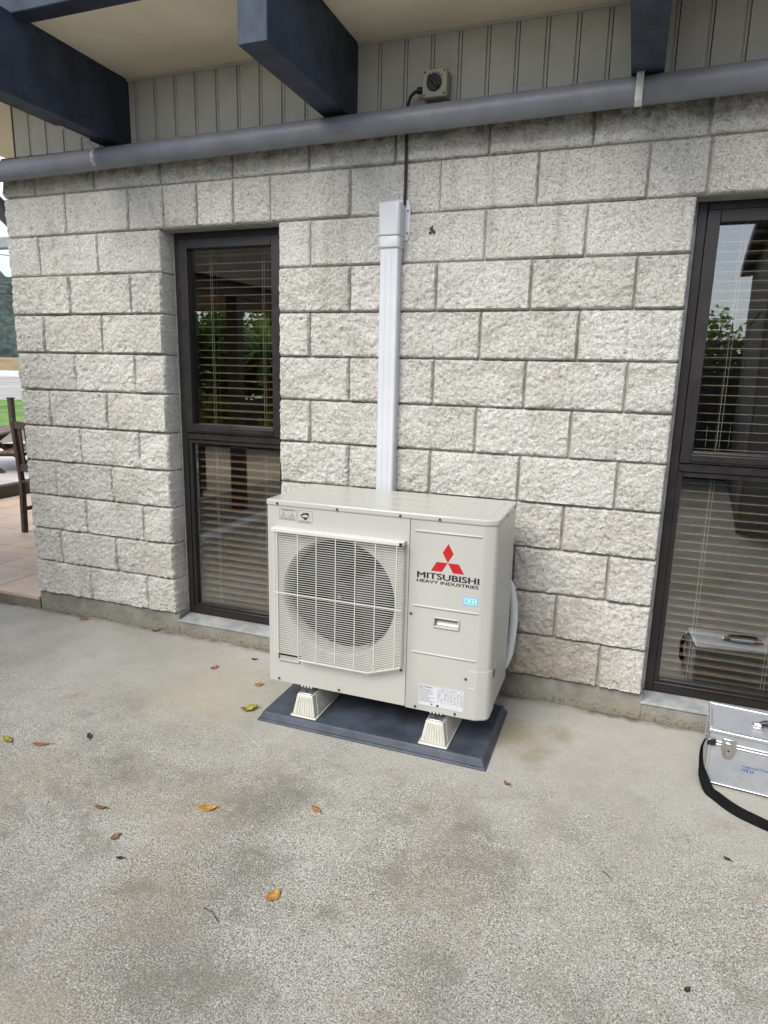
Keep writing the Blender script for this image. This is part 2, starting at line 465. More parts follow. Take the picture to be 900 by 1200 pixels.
def copy_tree(o, parent=None):
    c = o.copy()
    COL.objects.link(c)
    if parent: c.parent = parent
    for ch in [q for q in bpy.data.objects if q.parent == o]:
        copy_tree(ch, c)
    return c

def text_mesh(txt, x0, x1, z0, z1, y, bold=0.0):
    cu = bpy.data.curves.new('lettering', 'FONT')
    cu.body = txt
    cu.resolution_u = 3
    ob = bpy.data.objects.new('lettering_tmp', cu)
    COL.objects.link(ob)
    bpy.context.view_layer.update()
    me = bpy.data.meshes.new_from_object(ob.evaluated_get(bpy.context.evaluated_depsgraph_get()))
    bpy.data.objects.remove(ob)
    xs = [v.co.x for v in me.vertices]; ys = [v.co.y for v in me.vertices]
    a, b, cc, d = min(xs), max(xs), min(ys), max(ys)
    for v in me.vertices:
        v.co = ((v.co.x - a) / (b - a) * (x1 - x0) + x0, y, (v.co.y - cc) / (d - cc) * (z1 - z0) + z0)
    if bold:
        bm_ = bmesh.new(); bm_.from_mesh(me)
        geo = list(bm_.verts) + list(bm_.edges) + list(bm_.faces)
        wd_ = bold * (x1 - x0) / max(1, len(txt))
        for k_, (ax, az) in enumerate(((-1, 0), (1, 0), (0, .6))):
            r_ = bmesh.ops.duplicate(bm_, geom=geo)
            for v in r_['geom']:
                if isinstance(v, bmesh.types.BMVert): v.co += Vector((ax * wd_, -0.00006 * (k_ + 1), az * wd_))
        bm_.to_mesh(me); bm_.free()
    me.materials.clear()
    return me

G = -0.117                                   # patio level

# ------------------------------------------------------------------ ground and far land
D = Vector((-0.759, 0.651, 0)); N = Vector((0.651, 0.759, 0))
def strip(name, d0, d1, w0, w1, z, mat):
    m = MB()
    q = [D * d0 + N * w0, D * d1 + N * w0, D * d1 + N * w1, D * d0 + N * w1]
    m.add([(v.x, v.y, z) for v in q], [(0, 1, 2, 3)])
    return tag(m.build(name, mat), kind='structure')
m = MB(); m.add([(-2000, -2000, -0.36), (2000, -2000, -0.36), (2000, 2000, -0.36), (-2000, 2000, -0.36)], [(0, 1, 2, 3)])
tag(m.build('ground', 'gravel'), kind='structure')
strip('lawn', 9.5, 33, -25, 40, -0.30, 'grass_ground')
strip('road', 92, 165, -300, 300, -0.34, 'road_pale')
# bank and hill
def mound(name, d0, depth, w, hgt, mat, seed, nx=60, ny=10, rough=0.25):
    m = MB(); vs = []; fs = []
    for j in range(ny + 1):
        for i in range(nx + 1):
            u = i / nx * 2 - 1; v = j / ny
            h = hgt * math.sin(math.pi * min(1, v * 1.0)) ** 0.7 * (1 - 0.35 * u * u)
            h *= 1 + (0.10 * noise.noise(Vector((u * 140 + seed, v * 60, seed))) if nx > 200 else 0) + rough * noise.noise(Vector((u * 6 + seed, v * 3, seed))) + rough * 0.5 * noise.noise(Vector((u * 22 + seed, v * 9, seed)))
            q = D * (d0 + v * depth) + N * (u * w)
            vs.append((q.x, q.y, -0.37 + h))
    for j in range(ny):
        for i in range(nx):
            a = j * (nx + 1) + i
            fs.append((a, a + 1, a + nx + 2, a + nx + 1))
    m.add(vs, fs)
    return tag(m.build(name, mat, smooth=True), kind='structure')
mound('river_bank', 165, 60, 300, 3.1, 'bank_tan', 3.0)
mound('wooded_hill', 300, 260, 420, 45, 'hill_green', 7.7, 420, 40, 0.3)

# patio slab
m = MB(); m.box(-4.6, 7.0, -7.5, 0.001, G - 0.15, G)
tag(m.build('patio', 'patio_concrete'), kind='structure')
# yard on the far side of the kerb
m = MB(); m.box(-11.0, -4.62, -7.5, -0.01, G - 0.15, G - 0.02)
tag(m.build('yard', 'yard_tan'), kind='structure')
m = MB(); m.box(-12, 8, -13.5, -7.52, -0.34, G - 0.05)
tag(m.build('garden_bed', 'soil'), kind='structure')
k = MB(); k.box(-3.56, -3.42, -7.0, -0.75, G - 0.1, G + 0.05)
tag(k.build('kerb', 'kerb', bevel=0.012), kind='structure')

# terraces at the left end of the house
ter = MB(); ter.box(-6.6, -3.435, 0.0, 6.0, G - 0.14, -0.066)
ter = tag(ter.build('terrace', 'grout'), kind='structure')
tm = MB(); tm.box(0, 0.394, 0, 0.394, 0, 0.018)
tme = tm.mesh('tile'); tme.materials.append(MT['tile_terra'])
cnt = 0
for i in range(7):
    for j in range(14):
        x = -3.44 - (i + 1) * 0.4; yy = 0.004 + j * 0.4
        o = mkobj('tile', tme, None, ter); o.location = (x, yy, -0.066)
ut = MB(); ut.box(-11.0, -6.32, 0.4, 6.6, -0.35, 0.065)
ut = tag(ut.build('upper_terrace', 'grout'), kind='structure')
tm = MB(); tm.box(0, 0.394, 0, 0.394, 0, 0.018)
tme = tm.mesh('tile'); tme.materials.append(MT['tile_pale'])
for i in range(8):
    for j in range(13):
        o = mkobj('tile', tme, None, ut); o.location = (-6.73 - i * 0.4, 0.6 + j * 0.4, 0.064)
sl_ = MB(); sl_.box(-6.318, -6.25, 0.4, 6.6, -0.06, 0.075)
tag(sl_.build('timber_step_edge', 'dark_wood', bevel=0.006), 'dark timber sleeper edging the step up to the pale tiles', 'step edge')

# ------------------------------------------------------------------ house
house = thing('house', 'house of pale split-face concrete blocks with navy rafters under its eaves', 'house', (-1, 0, G))
HL = (1, 0, -G)                              # parts are modelled in world coordinates
def H(o): o.location = HL; return o
LX, L0, A0, A1, B0, B1, RX = -3.42, -2.427, -1.760, -0.019, -0.019, 0.640, 2.40

core = MB()
for a, b in ((LX + 0.02, L0 - 0.005), (A0 + 0.005, A1 - 0.005), (B1 + 0.005, RX - 0.01)):
    core.box(a, b, 0.0045, 0.19, 0.0, 2.0)
core.box(LX + 0.02, RX - 0.01, 0.0047, 0.1895, 2.0, 2.398)
wall = H(core.build('block_wall', 'mortar', house))

def block_mesh(w, h, seed, amp, corner=False, score=False, hsmooth=False):
    rnd = random.Random(seed)
    st = 0.0066
    nx, nz = max(8, int(w / st)), max(8, int(h / st))
    vs, fs = [], []
    off = Vector((seed * 3.17, seed * 1.31, seed * 0.77))
    tilt = (rnd.uniform(-1, 1) * 0.004, rnd.uniform(-1, 1) * 0.004)
    for j in range(nz + 1):
        for i in range(nx + 1):
            u, v = i / nx, j / nz
            x, z = u * w, v * h
            d = min(x, w - x, z, h - z)
            q = Vector((x, z, 0)) + off
            n = noise.fractal(q * 11, 1.0, 2.1, 3) * 0.60 + (0.5 - abs(noise.noise(q * 30))) * 0.9 + (0.4 - abs(noise.noise(q * 62 + Vector((5, 2, 1))))) * 0.75 + noise.fractal(q * 120, 0.7, 2.0, 2) * 0.40
            e = min(1, d / (0.0062 + 0.004 * noise.noise(q * 9))); e = e * e * (3 - 2 * e)
            y = -(0.003 + amp * (0.9 + n) + tilt[0] * (u - .5) * 2 + tilt[1] * (v - .5) * 2) * e + (1 - e) * 0.001
            if score and abs(x - w / 2) < st * 0.6: y += 0.004
            jx = jz = 0.0
            jw = 0.0030
            if i in (0, nx): jx = noise.fractal(Vector((z * 40, seed, i)), 1, 2, 3) * jw
            if j in (0, nz): jz = noise.fractal(Vector((x * 40, seed, j + 9)), 1, 2, 3) * jw
            if corner and i <= 3:
                jx += (0.013 * (0.4 + noise.fractal(Vector((z * 22, seed, 3)), 1, 2, 4)) * (1 - i / 4)) * (min(1, min(z, h - z) / 0.02))
                jx = -abs(jx) if i == 0 else -abs(jx)
            vs.append((x + jx, y, z + jz))
    W = nx + 1
    for j in range(nz):
        for i in range(nx):
            a = j * W + i
            fs.append((a, a + 1, a + W + 1, a + W))
    ring = [i for i in range(W)] + [j * W + nx for j in range(1, nz + 1)] + [nz * W + i for i in range(nx - 1, -1, -1)] + [j * W for j in range(nz - 1, 0, -1)]
    o = len(vs)
    for r_ in ring: vs.append((vs[r_][0], 0.118, vs[r_][2]))
    n = len(ring)
    for i in range(n):
        fs.append((ring[(i + 1) % n], ring[i], o + i, o + (i + 1) % n))
    fs.append(tuple(o + i for i in range(n)))
    me = bpy.data.meshes.new('concrete_block')
    me.from_pydata(vs, [], fs)
    me.update()
    for p in me.polygons: p.use_smooth = True
    me.set_sharp_from_angle(angle=R(62))
    me.materials.append(MT['block'])
    return me

BL = {}
rb = random.Random(5)
def put_block(x0, x1, k, corner=False):
    gl_, gr_ = 0.0027, 0.0027
    w = round(x1 - x0 - gl_ - gr_, 3)
    fine = k >= 9
    var = rb.randrange(7 if w > 0.3 else 5)
    key = (w, fine, var, corner)
    if key not in BL:
        BL[key] = block_mesh(w, 0.1944, 11 + len(BL), 0.0048 if fine else 0.0112, corner, score=(var in (1, 4) and w > 0.37))
    o = mkobj('concrete_block', BL[key], None, wall)
    o.location = (x0 + gl_, rb.uniform(-0.0015, 0.0015), k * 0.2 + 0.0028 + rb.uniform(-0.0008, 0.0008))

def course(k, xs, left_end=False):
    for i in range(len(xs) - 1):
        put_block(xs[i], xs[i + 1], k, left_end and i == 0)
for k in range(10):
    odd = k % 2
    course(k, [A0 - .0045] + ([-1.6, -1.2, -.8, -.4] if odd else [-1.4, -1.0, -.6, -.2]) + [A1 + .0045])
    course(k, [LX] + ([-3.21, -2.81] if odd else [-3.01, -2.61]) + [L0 + .0045], True)
    course(k, [B1 - .0045] + ([1.0, 1.4, 1.8, 2.2] if odd else [.8, 1.2, 1.6, 2.0]) + [RX])
course(10, [LX, -3.01, -2.606, -2.398, -2.2, -2.0, -1.805, -1.405, -1.0, -.6, -.192, .014, .4, .8, 1.2, 1.6, 2.0, RX], True)
course(11, [LX, -3.203, -2.81, -2.406, -2.0, -1.605, -1.2, -.802, -.402, 0.0, .4, .8, 1.2, 1.6, 2.0, RX], True)

f = MB()
f.box(LX - 0.01, L0 + 0.01, 0.003, 0.2, G - 0.1, -0.002)
f.box(L0 + 0.0101, A0 - 0.0101, 0.0035, 0.2, G - 0.1, -0.048)
f.box(A0 - 0.01, A1 + 0.01, 0.003, 0.2, G - 0.1, -0.002)
f.box(A1 + 0.0101, B1 - 0.0101, 0.0035, 0.2, G - 0.1, -0.050)
f.box(B1 - 0.01, RX, 0.003, 0.2, G - 0.1, -0.002)
H(f.build('footing', 'footing', house, bevel=0.004))
for a, b in ((L0 + 0.002, A0 - 0.002), (A1 + 0.002, B1 - 0.002)):
    s = MB()
    s.add([(a, 0.0, -0.047), (b, 0.0, -0.047), (b, 0.19, -0.047), (a, 0.19, -0.047), (a, 0.0, -0.034), (b, 0.0, -0.034), (b, 0.19, -0.014), (a, 0.19, -0.014)],
          [(0, 3, 2, 1), (4, 5, 6, 7), (0, 1, 5, 4), (1, 2, 6, 5), (2, 3, 7, 6), (3, 0, 4, 7)])
    H(s.build('window_sill', 'sill_concrete', house, bevel=0.004))

# windows
def frame_ring(m, x0, x1, z0, z1, w, y0, y1):
    m.box(x0, x0 + w, y0, y1, z0, z1)
    m.box(x1 - w, x1, y0, y1, z0, z1)
    m.box(x0 + w, x1 - w, y0 + 0.0006, y1, z0, z0 + w)
    m.box(x0 + w, x1 - w, y0 + 0.0006, y1, z1 - w, z1)
def window(x0, x1):
    fr_ = MB(); frame_ring(fr_, x0, x1, -0.012, 2.0, 0.034, 0.088, 0.17)
    w = H(fr_.build('window', 'frame_brown', house, bevel=0.003))
    s = MB(); frame_ring(s, x0 + 0.034, x1 - 0.034, 1.003, 1.966, 0.046, 0.078, 0.15)
    s.box(x0 + 0.075, x1 - 0.075, 0.073, 0.0775, 1.012, 1.040)
    s.build('sash', 'frame_brown', w, bevel=0.004)
    tz = MB(); tz.box(x0 + 0.034, x1 - 0.034, 0.0885, 0.16, 0.966, 1.0)
    tz.build('transom', 'frame_brown', w, bevel=0.003)
    b = MB(); frame_ring(b, x0 + 0.034, x1 - 0.034, 0.0225, 0.964, 0.020, 0.096, 0.16)
    b.box(x0 + 0.034, x1 - 0.034, 0.083, 0.0955, 0.0225, 0.031)
    b.build('lower_bead', 'frame_brown', w, bevel=0.002)
    for i, z in enumerate((0.0225,)):
        wh = MB(); wh.box(x0 + 0.11, x0 + 0.14, 0.084, 0.0872, -0.004, 0.004)
        wh.build('weep_hole', 'rubber', w)
    p1 = MB(); p1.box(x0 + 0.08, x1 - 0.08, 0.108, 0.113, 1.049, 1.92); p1.build('pane', 'glass', w)
    p2 = MB(); p2.box(x0 + 0.054, x1 - 0.054, 0.112, 0.117, 0.0425, 0.944); p2.build('pane', 'glass', w)
    sk = MB()
    sk.box(x0 - 0.012, x0 - 0.0005, 0.092, 0.118, -0.012, 2.0)
    sk.box(x1 + 0.0005, x1 + 0.012, 0.092, 0.118, -0.012, 2.0)
    sk.build('sealant', 'sill_concrete', w)
window(L0 + 0.014, A0 - 0.012)
window(A1 + 0.018, B1 - 0.014)
for a, b in ((L0, A0), (A1, B1)):
    lf = MB(); lf.box(a + 0.003, b - 0.003, 0.012, 0.086, 1.997, 2.004)
    H(lf.build('head_flashing', 'sill_concrete', house))

mk = MB()
rnd = random.Random(4)
for cx0, cz0_, r0 in ((-1.030, 1.932, .009), (-1.020, 1.921, .007), (-1.036, 1.918, .006), (-1.026, 1.943, .004)):
    mk.plate([(cx0 + r0 * rnd.uniform(.6, 1.3) * math.cos(2 * math.pi * i / 9), cz0_ + r0 * rnd.uniform(.6, 1.3) * math.sin(2 * math.pi * i / 9)) for i in range(9)], -0.0125 - r0 * .05, -0.004)
H(mk.build('paint_spot', 'rubber', house))
# cladding boards above the block wall
cb = MB(); cb.box(-3.40, RX - 0.02, 0.0662, 0.15, 2.40, 2.75)
clad = H(cb.build('cladding', 'rubber', house))
bmd = MB()
prof = [(0.0, 0.066), (0.0, 0.050), (0.0965, 0.050), (0.0985, 0.0600), (0.1025, 0.0600), (0.1040, 0.0520), (0.1115, 0.0520), (0.1115, 0.066)]
bmd.prism(prof[::-1], 2.402, 2.70)
bme = bmd.mesh('board'); bme.materials.append(MT['cladding'])
x = -1.175 - 0.1155 * 19
while x < RX - 0.15:
    if x > -3.41:
        mkobj('board', bme, None, clad).location = (x, 0, 0)
    x += 0.1155
# eaves
for x0, x1 in ((-2.725, -2.61), (-1.513, -1.40), (-0.283, -0.172), (0.93, 1.04), (2.13, 2.24)):
    r_ = MB(); r_.box(x0, x1, -0.715, 0.06, 2.392, 2.698)
    H(r_.build('rafter', 'navy_paint', house, bevel=0.004))
for x0, x1 in ((-4.3, -2.727), (-2.608, -1.515), (-1.398, -0.285), (-0.170, 0.928), (1.042, 2.128), (2.242, 2.6)):
    s = MB(); s.box(x0, x1, -0.52, 0.061, 2.697, 2.712)
    H(s.build('soffit_sheet', 'soffit', house))
    s = MB(); s.box(x0 + 0.001, x1 - 0.001, 0.034, 0.0495, 2.687, 2.6965)
    if x0 > -4: H(s.build('trim_bead', 'cladding', house))
s = MB(); s.box(-4.3, -3.408, 0.0612, 4.6, 2.6975, 2.712); H(s.build('soffit_sheet', 'soffit', house))
pb = MB(); pb.box(-4.3, 2.6, -0.61, -0.525, 2.688, 2.93)
H(pb.build('eaves_beam', 'navy_paint', house, bevel=0.006))
rf = MB()
rf.add([(-4.3, -0.63, 2.935), (2.6, -0.63, 2.935), (2.6, 4.8, 3.7), (-4.3, 4.8, 3.7), (-4.3, -0.63, 2.99), (2.6, -0.63, 2.99), (2.6, 4.8, 3.76), (-4.3, 4.8, 3.76)],
       [(0, 3, 2, 1), (4, 5, 6, 7), (0, 1, 5, 4), (1, 2, 6, 5), (2, 3, 7, 6), (3, 0, 4, 7)])
H(rf.build('roof', 'roof_dark', house))
# body of the house behind the front wall
sh = MB()
sh.box(-3.405, -3.25, 0.20, 4.6, G - 0.1, 2.74)
sh.box(2.25, 2.39, 0.20, 4.6, G - 0.1, 2.74)
sh.box(-3.25, 2.25, 4.45, 4.6, G - 0.1, 2.74)
H(sh.build('side_wall', 'sill_concrete', house))
rm = MB()
rm.box(-3.249, 2.249, 0.21, 4.449, 2.50, 2.60)
rm.box(-3.249, -3.2, 0.21, 4.449, 0.0, 2.5); rm.box(2.2, 2.249, 0.21, 4.449, 0.0, 2.5); rm.box(-3.2, 2.2, 4.4, 4.449, 0.0, 2.5)
rm.box(-1.1, -1.0, 0.21, 4.4, 0.0, 2.5)
H(rm.build('room_lining', 'room', house))
rfl = MB(); rfl.box(-3.249, 2.249, 0.195, 4.449, -0.10, -0.002)
H(rfl.build('room_floor', 'room_floor', house))

# ------------------------------------------------------------------ venetian blinds
sm_ = {}
def blind(x0, x1, label, tilt, pitch, n, z0):
    b = thing('venetian_blind', label, 'blind', ((x0 + x1) / 2, 0.176, z0 - 0.03))
    w = x1 - x0
    if round(w, 3) not in sm_:
        s = MB(); s.box(-w / 2, w / 2, -0.024, 0.024, -0.0017, 0.0017)
        me = s.mesh('slat'); me.materials.append(MT['slat_wood']); sm_[round(w, 3)] = me
    rr = random.Random(int(n))
    for i in range(n):
        o = mkobj('slat', sm_[round(w, 3)], None, b)
        o.location = (0, 0, 0.03 + i * pitch + rr.uniform(-.0012, .0012))
        o.rotation_euler = (R(tilt + rr.uniform(-1.2, 1.2)), R(rr.uniform(-.12, .12)), 0)
    r_ = MB(); r_.box(-w / 2, w / 2, -0.026, 0.026, 0.0, 0.018); r_.build('bottom_rail', 'slat_wood', b, bevel=0.003)
    zt = 0.03 + n * pitch
    h = MB(); h.box(-w / 2, w / 2, -0.03, 0.03, zt - 0.01, zt + 0.045); h.build('head_rail', 'slat_wood', b, bevel=0.003)
    for fx in (-0.27, 0.27):
        c = MB()
        for dy in (-0.0262, 0.0262): c.cyl((fx * w, dy, 0.01), (fx * w, dy, zt), 0.0011, 5)
        c.cyl((fx * w + 0.012, -0.0275, 0.012), (fx * w + 0.012, -0.0275, zt), 0.0009, 5)
        c.build('ladder_cord', 'blind_cord', b)
blind(-2.372, -1.812, 'brown wooden slat blind in the window beside the outdoor unit', 4, 0.0388, 49, 0.035)
blind(0.045, 0.580, 'brown wooden slat blind in the window above the silver case', -5, 0.0365, 52, 0.035)

# ------------------------------------------------------------------ rain pipe
rp = thing('rain_pipe', 'grey round rain pipe running along the wall under the rafters', 'pipe', (-1.0, -0.080, 2.29))
def W(o, t_): o.location = -Vector(t_.location); return o
pz = lambda x: 2.3505 + (x - 0.155) * 0.0120
pp = [(RX, -0.080, pz(RX)), (0.4, -0.080, pz(.4)), (-1.5, -0.080, pz(-1.5)), (-3.44, -0.080, pz(-3.44)), (-3.49, -0.077, pz(-3.5) - 0.012), (-3.52, -0.06, pz(-3.5) - 0.05), (-3.525, 0.0, pz(-3.5) - 0.10), (-3.525, 0.14, pz(-3.5) - 0.19)]
m = MB(); m.tube(pp, 0.0475, 28)
W(m.build('pipe', 'pipe_grey', rp, smooth='auto'), rp)
m = MB(); m.tube([(-3.405, -0.08, pz(-3.405)), (-3.46, -0.08, pz(-3.46))], 0.0515, 28); W(m.build('pipe_socket', 'pipe_grey', rp, smooth='auto'), rp)
m = MB()
sw = [(-0.25, -0.118, 2.448), (-0.25, -0.121, 2.405), (-0.25, -0.1315, 2.36), (-0.25, -0.1315, 2.335), (-0.25, -0.129, 2.30), (-0.25, -0.110, 2.285)]
for i in range(len(sw) - 1): m.bar(sw[i], sw[i + 1], 0.0255, 0.002) if False else None
def ribbon(path, wdir, width, th):
    vs, fs = [], []
    wd = Vector(wdir).normalized() * width / 2
    for i, p_ in enumerate(path):
        p_ = Vector(p_)
        d_ = (Vector(path[min(i + 1, len(path) - 1)]) - Vector(path[max(0, i - 1)])).normalized()
        n_ = d_.cross(wd).normalized() * th / 2
        vs += [p_ - wd - n_, p_ + wd - n_, p_ + wd + n_, p_ - wd + n_]
    for i in range(len(path) - 1):
        for k_ in range(4):
            fs.append((i * 4 + k_, i * 4 + (k_ + 1) % 4, i * 4 + 4 + (k_ + 1) % 4, i * 4 + 4 + k_))
    fs += [(3, 2, 1, 0), tuple(len(vs) - 4 + q for q in range(4))]
    return vs, fs
m.add(*ribbon(sw, (1, 0, 0), 0.025, 0.002))
st_ = W(m.build('pipe_strap', 'strap_white', rp), rp)
m = MB(); m.cyl((-0.25, -0.1185, 2.436), (-0.25, -0.1225, 2.436), 0.005, 10); m.build('screw', 'rust', st_)
lp = []
for i in range(15):
    a = R(118 + i * 13)
    lp.append((-2.70, -0.080 + 0.0485 * math.cos(a), pz(-2.7) + 0.0485 * math.sin(a)))
lp = [(-2.70, -0.32, 2.3885), (-2.70, -0.15, 2.3885), (-2.70, -0.137, 2.375)] + [q for q in lp if q[1] < -0.105]
m = MB(); m.add(*ribbon(lp, (1, 0.0, 0), 0.022, 0.0016))
W(m.build('pipe_strap', 'strap_metal', rp), rp)

# ------------------------------------------------------------------ trunking, cable and switch
tk = thing('pipe_trunking', 'white plastic pipe trunking rising from the outdoor unit up the wall', 'trunking', (-1.2, -0.03, 0.25))
m = MB(); m.prism([(-1.241, -0.010), (-1.241, -0.058), (-1.235, -0.066), (-1.163, -0.066), (-1.157, -0.058), (-1.157, -0.010)], 0.25, 1.885)
W(m.build('channel', 'trunk_white', tk, bevel=0.002), tk)
m = MB()
m.box(-1.2145, -1.2125, -0.0672, -0.066, 0.26, 1.86)
m.box(-1.1875, -1.1855, -0.0672, -0.066, 0.26, 1.86)
W(m.build('rib', 'trunk_white', tk), tk)
m = MB(); m.prism([(-1.246, -0.010), (-1.246, -0.064), (-1.238, -0.074), (-1.160, -0.074), (-1.151, -0.064), (-1.151, -0.010)], 1.855, 1.905)
m.prism([(-1.248, -0.010), (-1.248, -0.068), (-1.240, -0.079), (-1.158, -0.079), (-1.149, -0.068), (-1.149, -0.010)], 1.903, 2.035)
W(m.build('end_cap', 'trunk_white', tk, bevel=0.006, seg=3), tk)
m = MB(); m.plate([(-1.245, 1.89), (-1.132, 1.89), (-1.125, 1.93), (-1.125, 2.03), (-1.140, 2.055), (-1.245, 2.055)], -0.0135, -0.007)
pl = W(m.build('back_plate', 'trunk_white', tk, bevel=0.003), tk)
for zz in (1.92, 2.01):
    m = MB(); m.cyl((-1.136, -0.0136, zz), (-1.136, -0.0165, zz), 0.004, 10); m.build('screw', 'screw_dark', pl)

iso = thing('isolator_switch', 'square cream isolator switch with black rotary knob on the cladding', 'switch', (-1.035, 0.05, 2.43))
m = MB(); m.box(-1.086, -0.984, 0.006, 0.0495, 2.430, 2.532); W(m.build('box', 'switch_side', iso, bevel=0.006, seg=3), iso)
m = MB(); m.box(-1.088, -0.986, -0.018, 0.004, 2.433, 2.535); cv = W(m.build('cover', 'switch_cream', iso, bevel=0.005, seg=3), iso)
for a_ in (-1.078, -0.996):
    for b_ in (2.443, 2.525):
        m = MB(); m.cyl((a_, -0.018, b_), (a_, -0.0205, b_), 0.0042, 10); m.build('screw', 'screw_dark', cv)
m = MB(); m.cyl((-1.037, -0.0182, 2.484), (-1.037, -0.030, 2.484), 0.031, 28)
kb = W(m.build('knob', 'plastic_black', iso, smooth='auto', bevel=0.002), iso)
m = MB(); m.bar((-1.058, -0.036, 2.505), (-1.016, -0.036, 2.463), 0.012, 0.014); m.build('grip', 'plastic_black', kb, bevel=0.003)
m = MB()
for i in range(6):
    a_ = R(40 + i * 20)
    m.box(-1.037 + 0.038 * math.cos(a_) - .0022, -1.037 + 0.038 * math.cos(a_) + .0022, -0.0186, -0.018, 2.484 + 0.038 * math.sin(a_) - .003, 2.484 + 0.038 * math.sin(a_) + .003)
m.build('marking', 'print_black', cv)
m = MB(); m.cyl((-1.0885, -0.002, 2.468), (-1.112, -0.002, 2.468), 0.013, 14); W(m.build('cable_gland', 'plastic_black', iso, smooth='auto'), iso)
cable = MB(); cable.tube([(-1.105, -0.002, 2.468), (-1.125, -0.002, 2.464), (-1.142, -0.004, 2.448), (-1.149, -0.008, 2.42), (-1.150, -0.018, 2.39), (-1.150, -0.0205, 2.33), (-1.149, -0.018, 2.2), (-1.149, -0.019, 2.1), (-1.150, -0.020, 2.03)], 0.0062, 10)
tag(cable.build('power_cable', 'rubber', smooth='auto'), 'black cable dropping from the isolator switch behind the rain pipe', 'cable')

# ------------------------------------------------------------------ pad, feet
pad = MB()
pad.frustum((-1.540, -0.556, -0.642, -0.160), (-1.536, -0.560, -0.638, -0.164), G, G + 0.010)
pad.frustum((-1.533, -0.563, -0.635, -0.167), (-1.519, -0.577, -0.622, -0.181), G + 0.009, G + 0.038)
pd = tag(pad.build('equipment_pad', 'pad_grey', bevel=0.004, seg=3), 'dark blue-grey plastic pad lying flat on the concrete patio', 'pad')
PZ = G + 0.038
def foot(xc, label):
    ft = thing('mounting_foot', label, 'foot', (xc, -0.37, PZ), group='feet under the outdoor unit')
    m = MB(); m.frustum((-0.060, 0.060, -0.245, 0.245), (-0.058, 0.058, -0.243, 0.243), 0.0002, 0.008)
    m.frustum((-0.052, 0.052, -0.237, 0.237), (-0.034, 0.034, -0.226, 0.205), 0.007, 0.098)
    m.build('block', 'foot_cream', ft, bevel=0.004)
    # flutes on the sloping faces
    m = MB()
    for i in range(7):
        u = -0.0375 + i * 0.0125
        m.add([(u - .003, -0.2390, 0.012), (u + .003, -0.2390, 0.012), (u * .68 + .0028, -0.2300, 0.088), (u * .68 - .0028, -0.2300, 0.088),
               (u - .003, -0.234, 0.012), (u + .003, -0.234, 0.012), (u * .68 + .0028, -0.224, 0.088), (u * .68 - .0028, -0.224, 0.088)],
              [(0, 1, 2, 3), (0, 4, 5, 1), (1, 5, 6, 2), (2, 6, 7, 3), (3, 7, 4, 0), (7, 6, 5, 4)])
    for i in range(30):
        v = -0.205 + i * 0.0141
        m.add([(0.0542, v - .003, 0.012), (0.0542, v + .003, 0.012), (0.0378, v * .92 + .003, 0.088), (0.0378, v * .92 - .003, 0.088),
               (0.048, v - .003, 0.012), (0.048, v + .003, 0.012), (0.032, v * .92 + .003, 0.088), (0.032, v * .92 - .003, 0.088)],
              [(0, 1, 2, 3), (0, 4, 5, 1), (1, 5, 6, 2), (2, 6, 7, 3), (3, 7, 4, 0), (7, 6, 5, 4)])
    m.build('flutes', 'foot_cream', ft)
    for yy in (-0.232, 0.232):
        for xx in (-0.05, 0.05):
            m = MB(); m.cyl((xx, yy, 0.0082), (xx, yy, 0.0105), 0.004, 8); m.build('screw', 'screw_dark', ft)
    for yy in (-0.193, 0.150):
        m = MB(); m.box(-0.030, 0.030, yy - 0.030, yy + 0.030, 0.0982, 0.104)
        cp = m.build('clamp_plate', 'zinc', ft, bevel=0.002)
        m = MB(); m.cyl((0, yy - 0.016, 0.104), (0, yy - 0.016, 0.109), 0.007, 6); m.build('bolt', 'screw_dark', cp)
    return ft
foot(-1.335, 'fluted cream plastic foot under the fan side of the outdoor unit')
foot(-0.775, 'fluted cream plastic foot under the logo side of the outdoor unit')

# ------------------------------------------------------------------ outdoor unit
ac = thing('heat_pump_unit', 'cream outdoor heat pump unit with round fan grille and red logo', 'heat pump', (-1.045, -0.37, 0.0402))
def A(o): return W(o, ac)
X0, X1, YF, YB, Z0, Z1 = -1.512, -0.578, -0.570, -0.170, 0.050, 0.808
XS = -0.905
cs = MB()
cs.box(X0, X0 + 0.003, YF + 0.012, YB, Z0, Z1)
cs.box(X1 - 0.003, X1, YF + 0.060, YB, Z0, Z1)
cs.box(X0 + 0.003, X1 - 0.003, YB - 0.003, YB, Z0, Z1)
cs.box(X0 + 0.003, X1 - 0.003, YF + 0.02, YB - 0.003, Z0, Z0 + 0.003)
for fx in (-1.335, -0.775):
    cs.box(fx - 0.028, fx + 0.028, YF + 0.015, YB - 0.01, 0.0402, Z0)
    for i in range(4): cs.cyl((fx - 0.021 + i * 0.014, YF + 0.016, 0.046), (fx - 0.021 + i * 0.014, YF - 0.010, 0.046), 0.0045, 8)
A(cs.build('casing', 'ac_cream', ac, bevel=0.0012))
inn = MB()
inn.box(X0 + 0.0035, XS - 0.001, YB - 0.12, YB - 0.115, Z0 + 0.004, Z1 - 0.004)
inn.box(XS - 0.004, XS - 0.001, YF + 0.03, YB - 0.12, Z0 + 0.004, Z1 - 0.004)
inn.box(X0 + 0.0035, X0 + 0.006, YF + 0.03, YB - 0.12, Z0 + 0.004, Z1 - 0.004)
A(inn.build('inner_lining', 'ac_inner', ac))
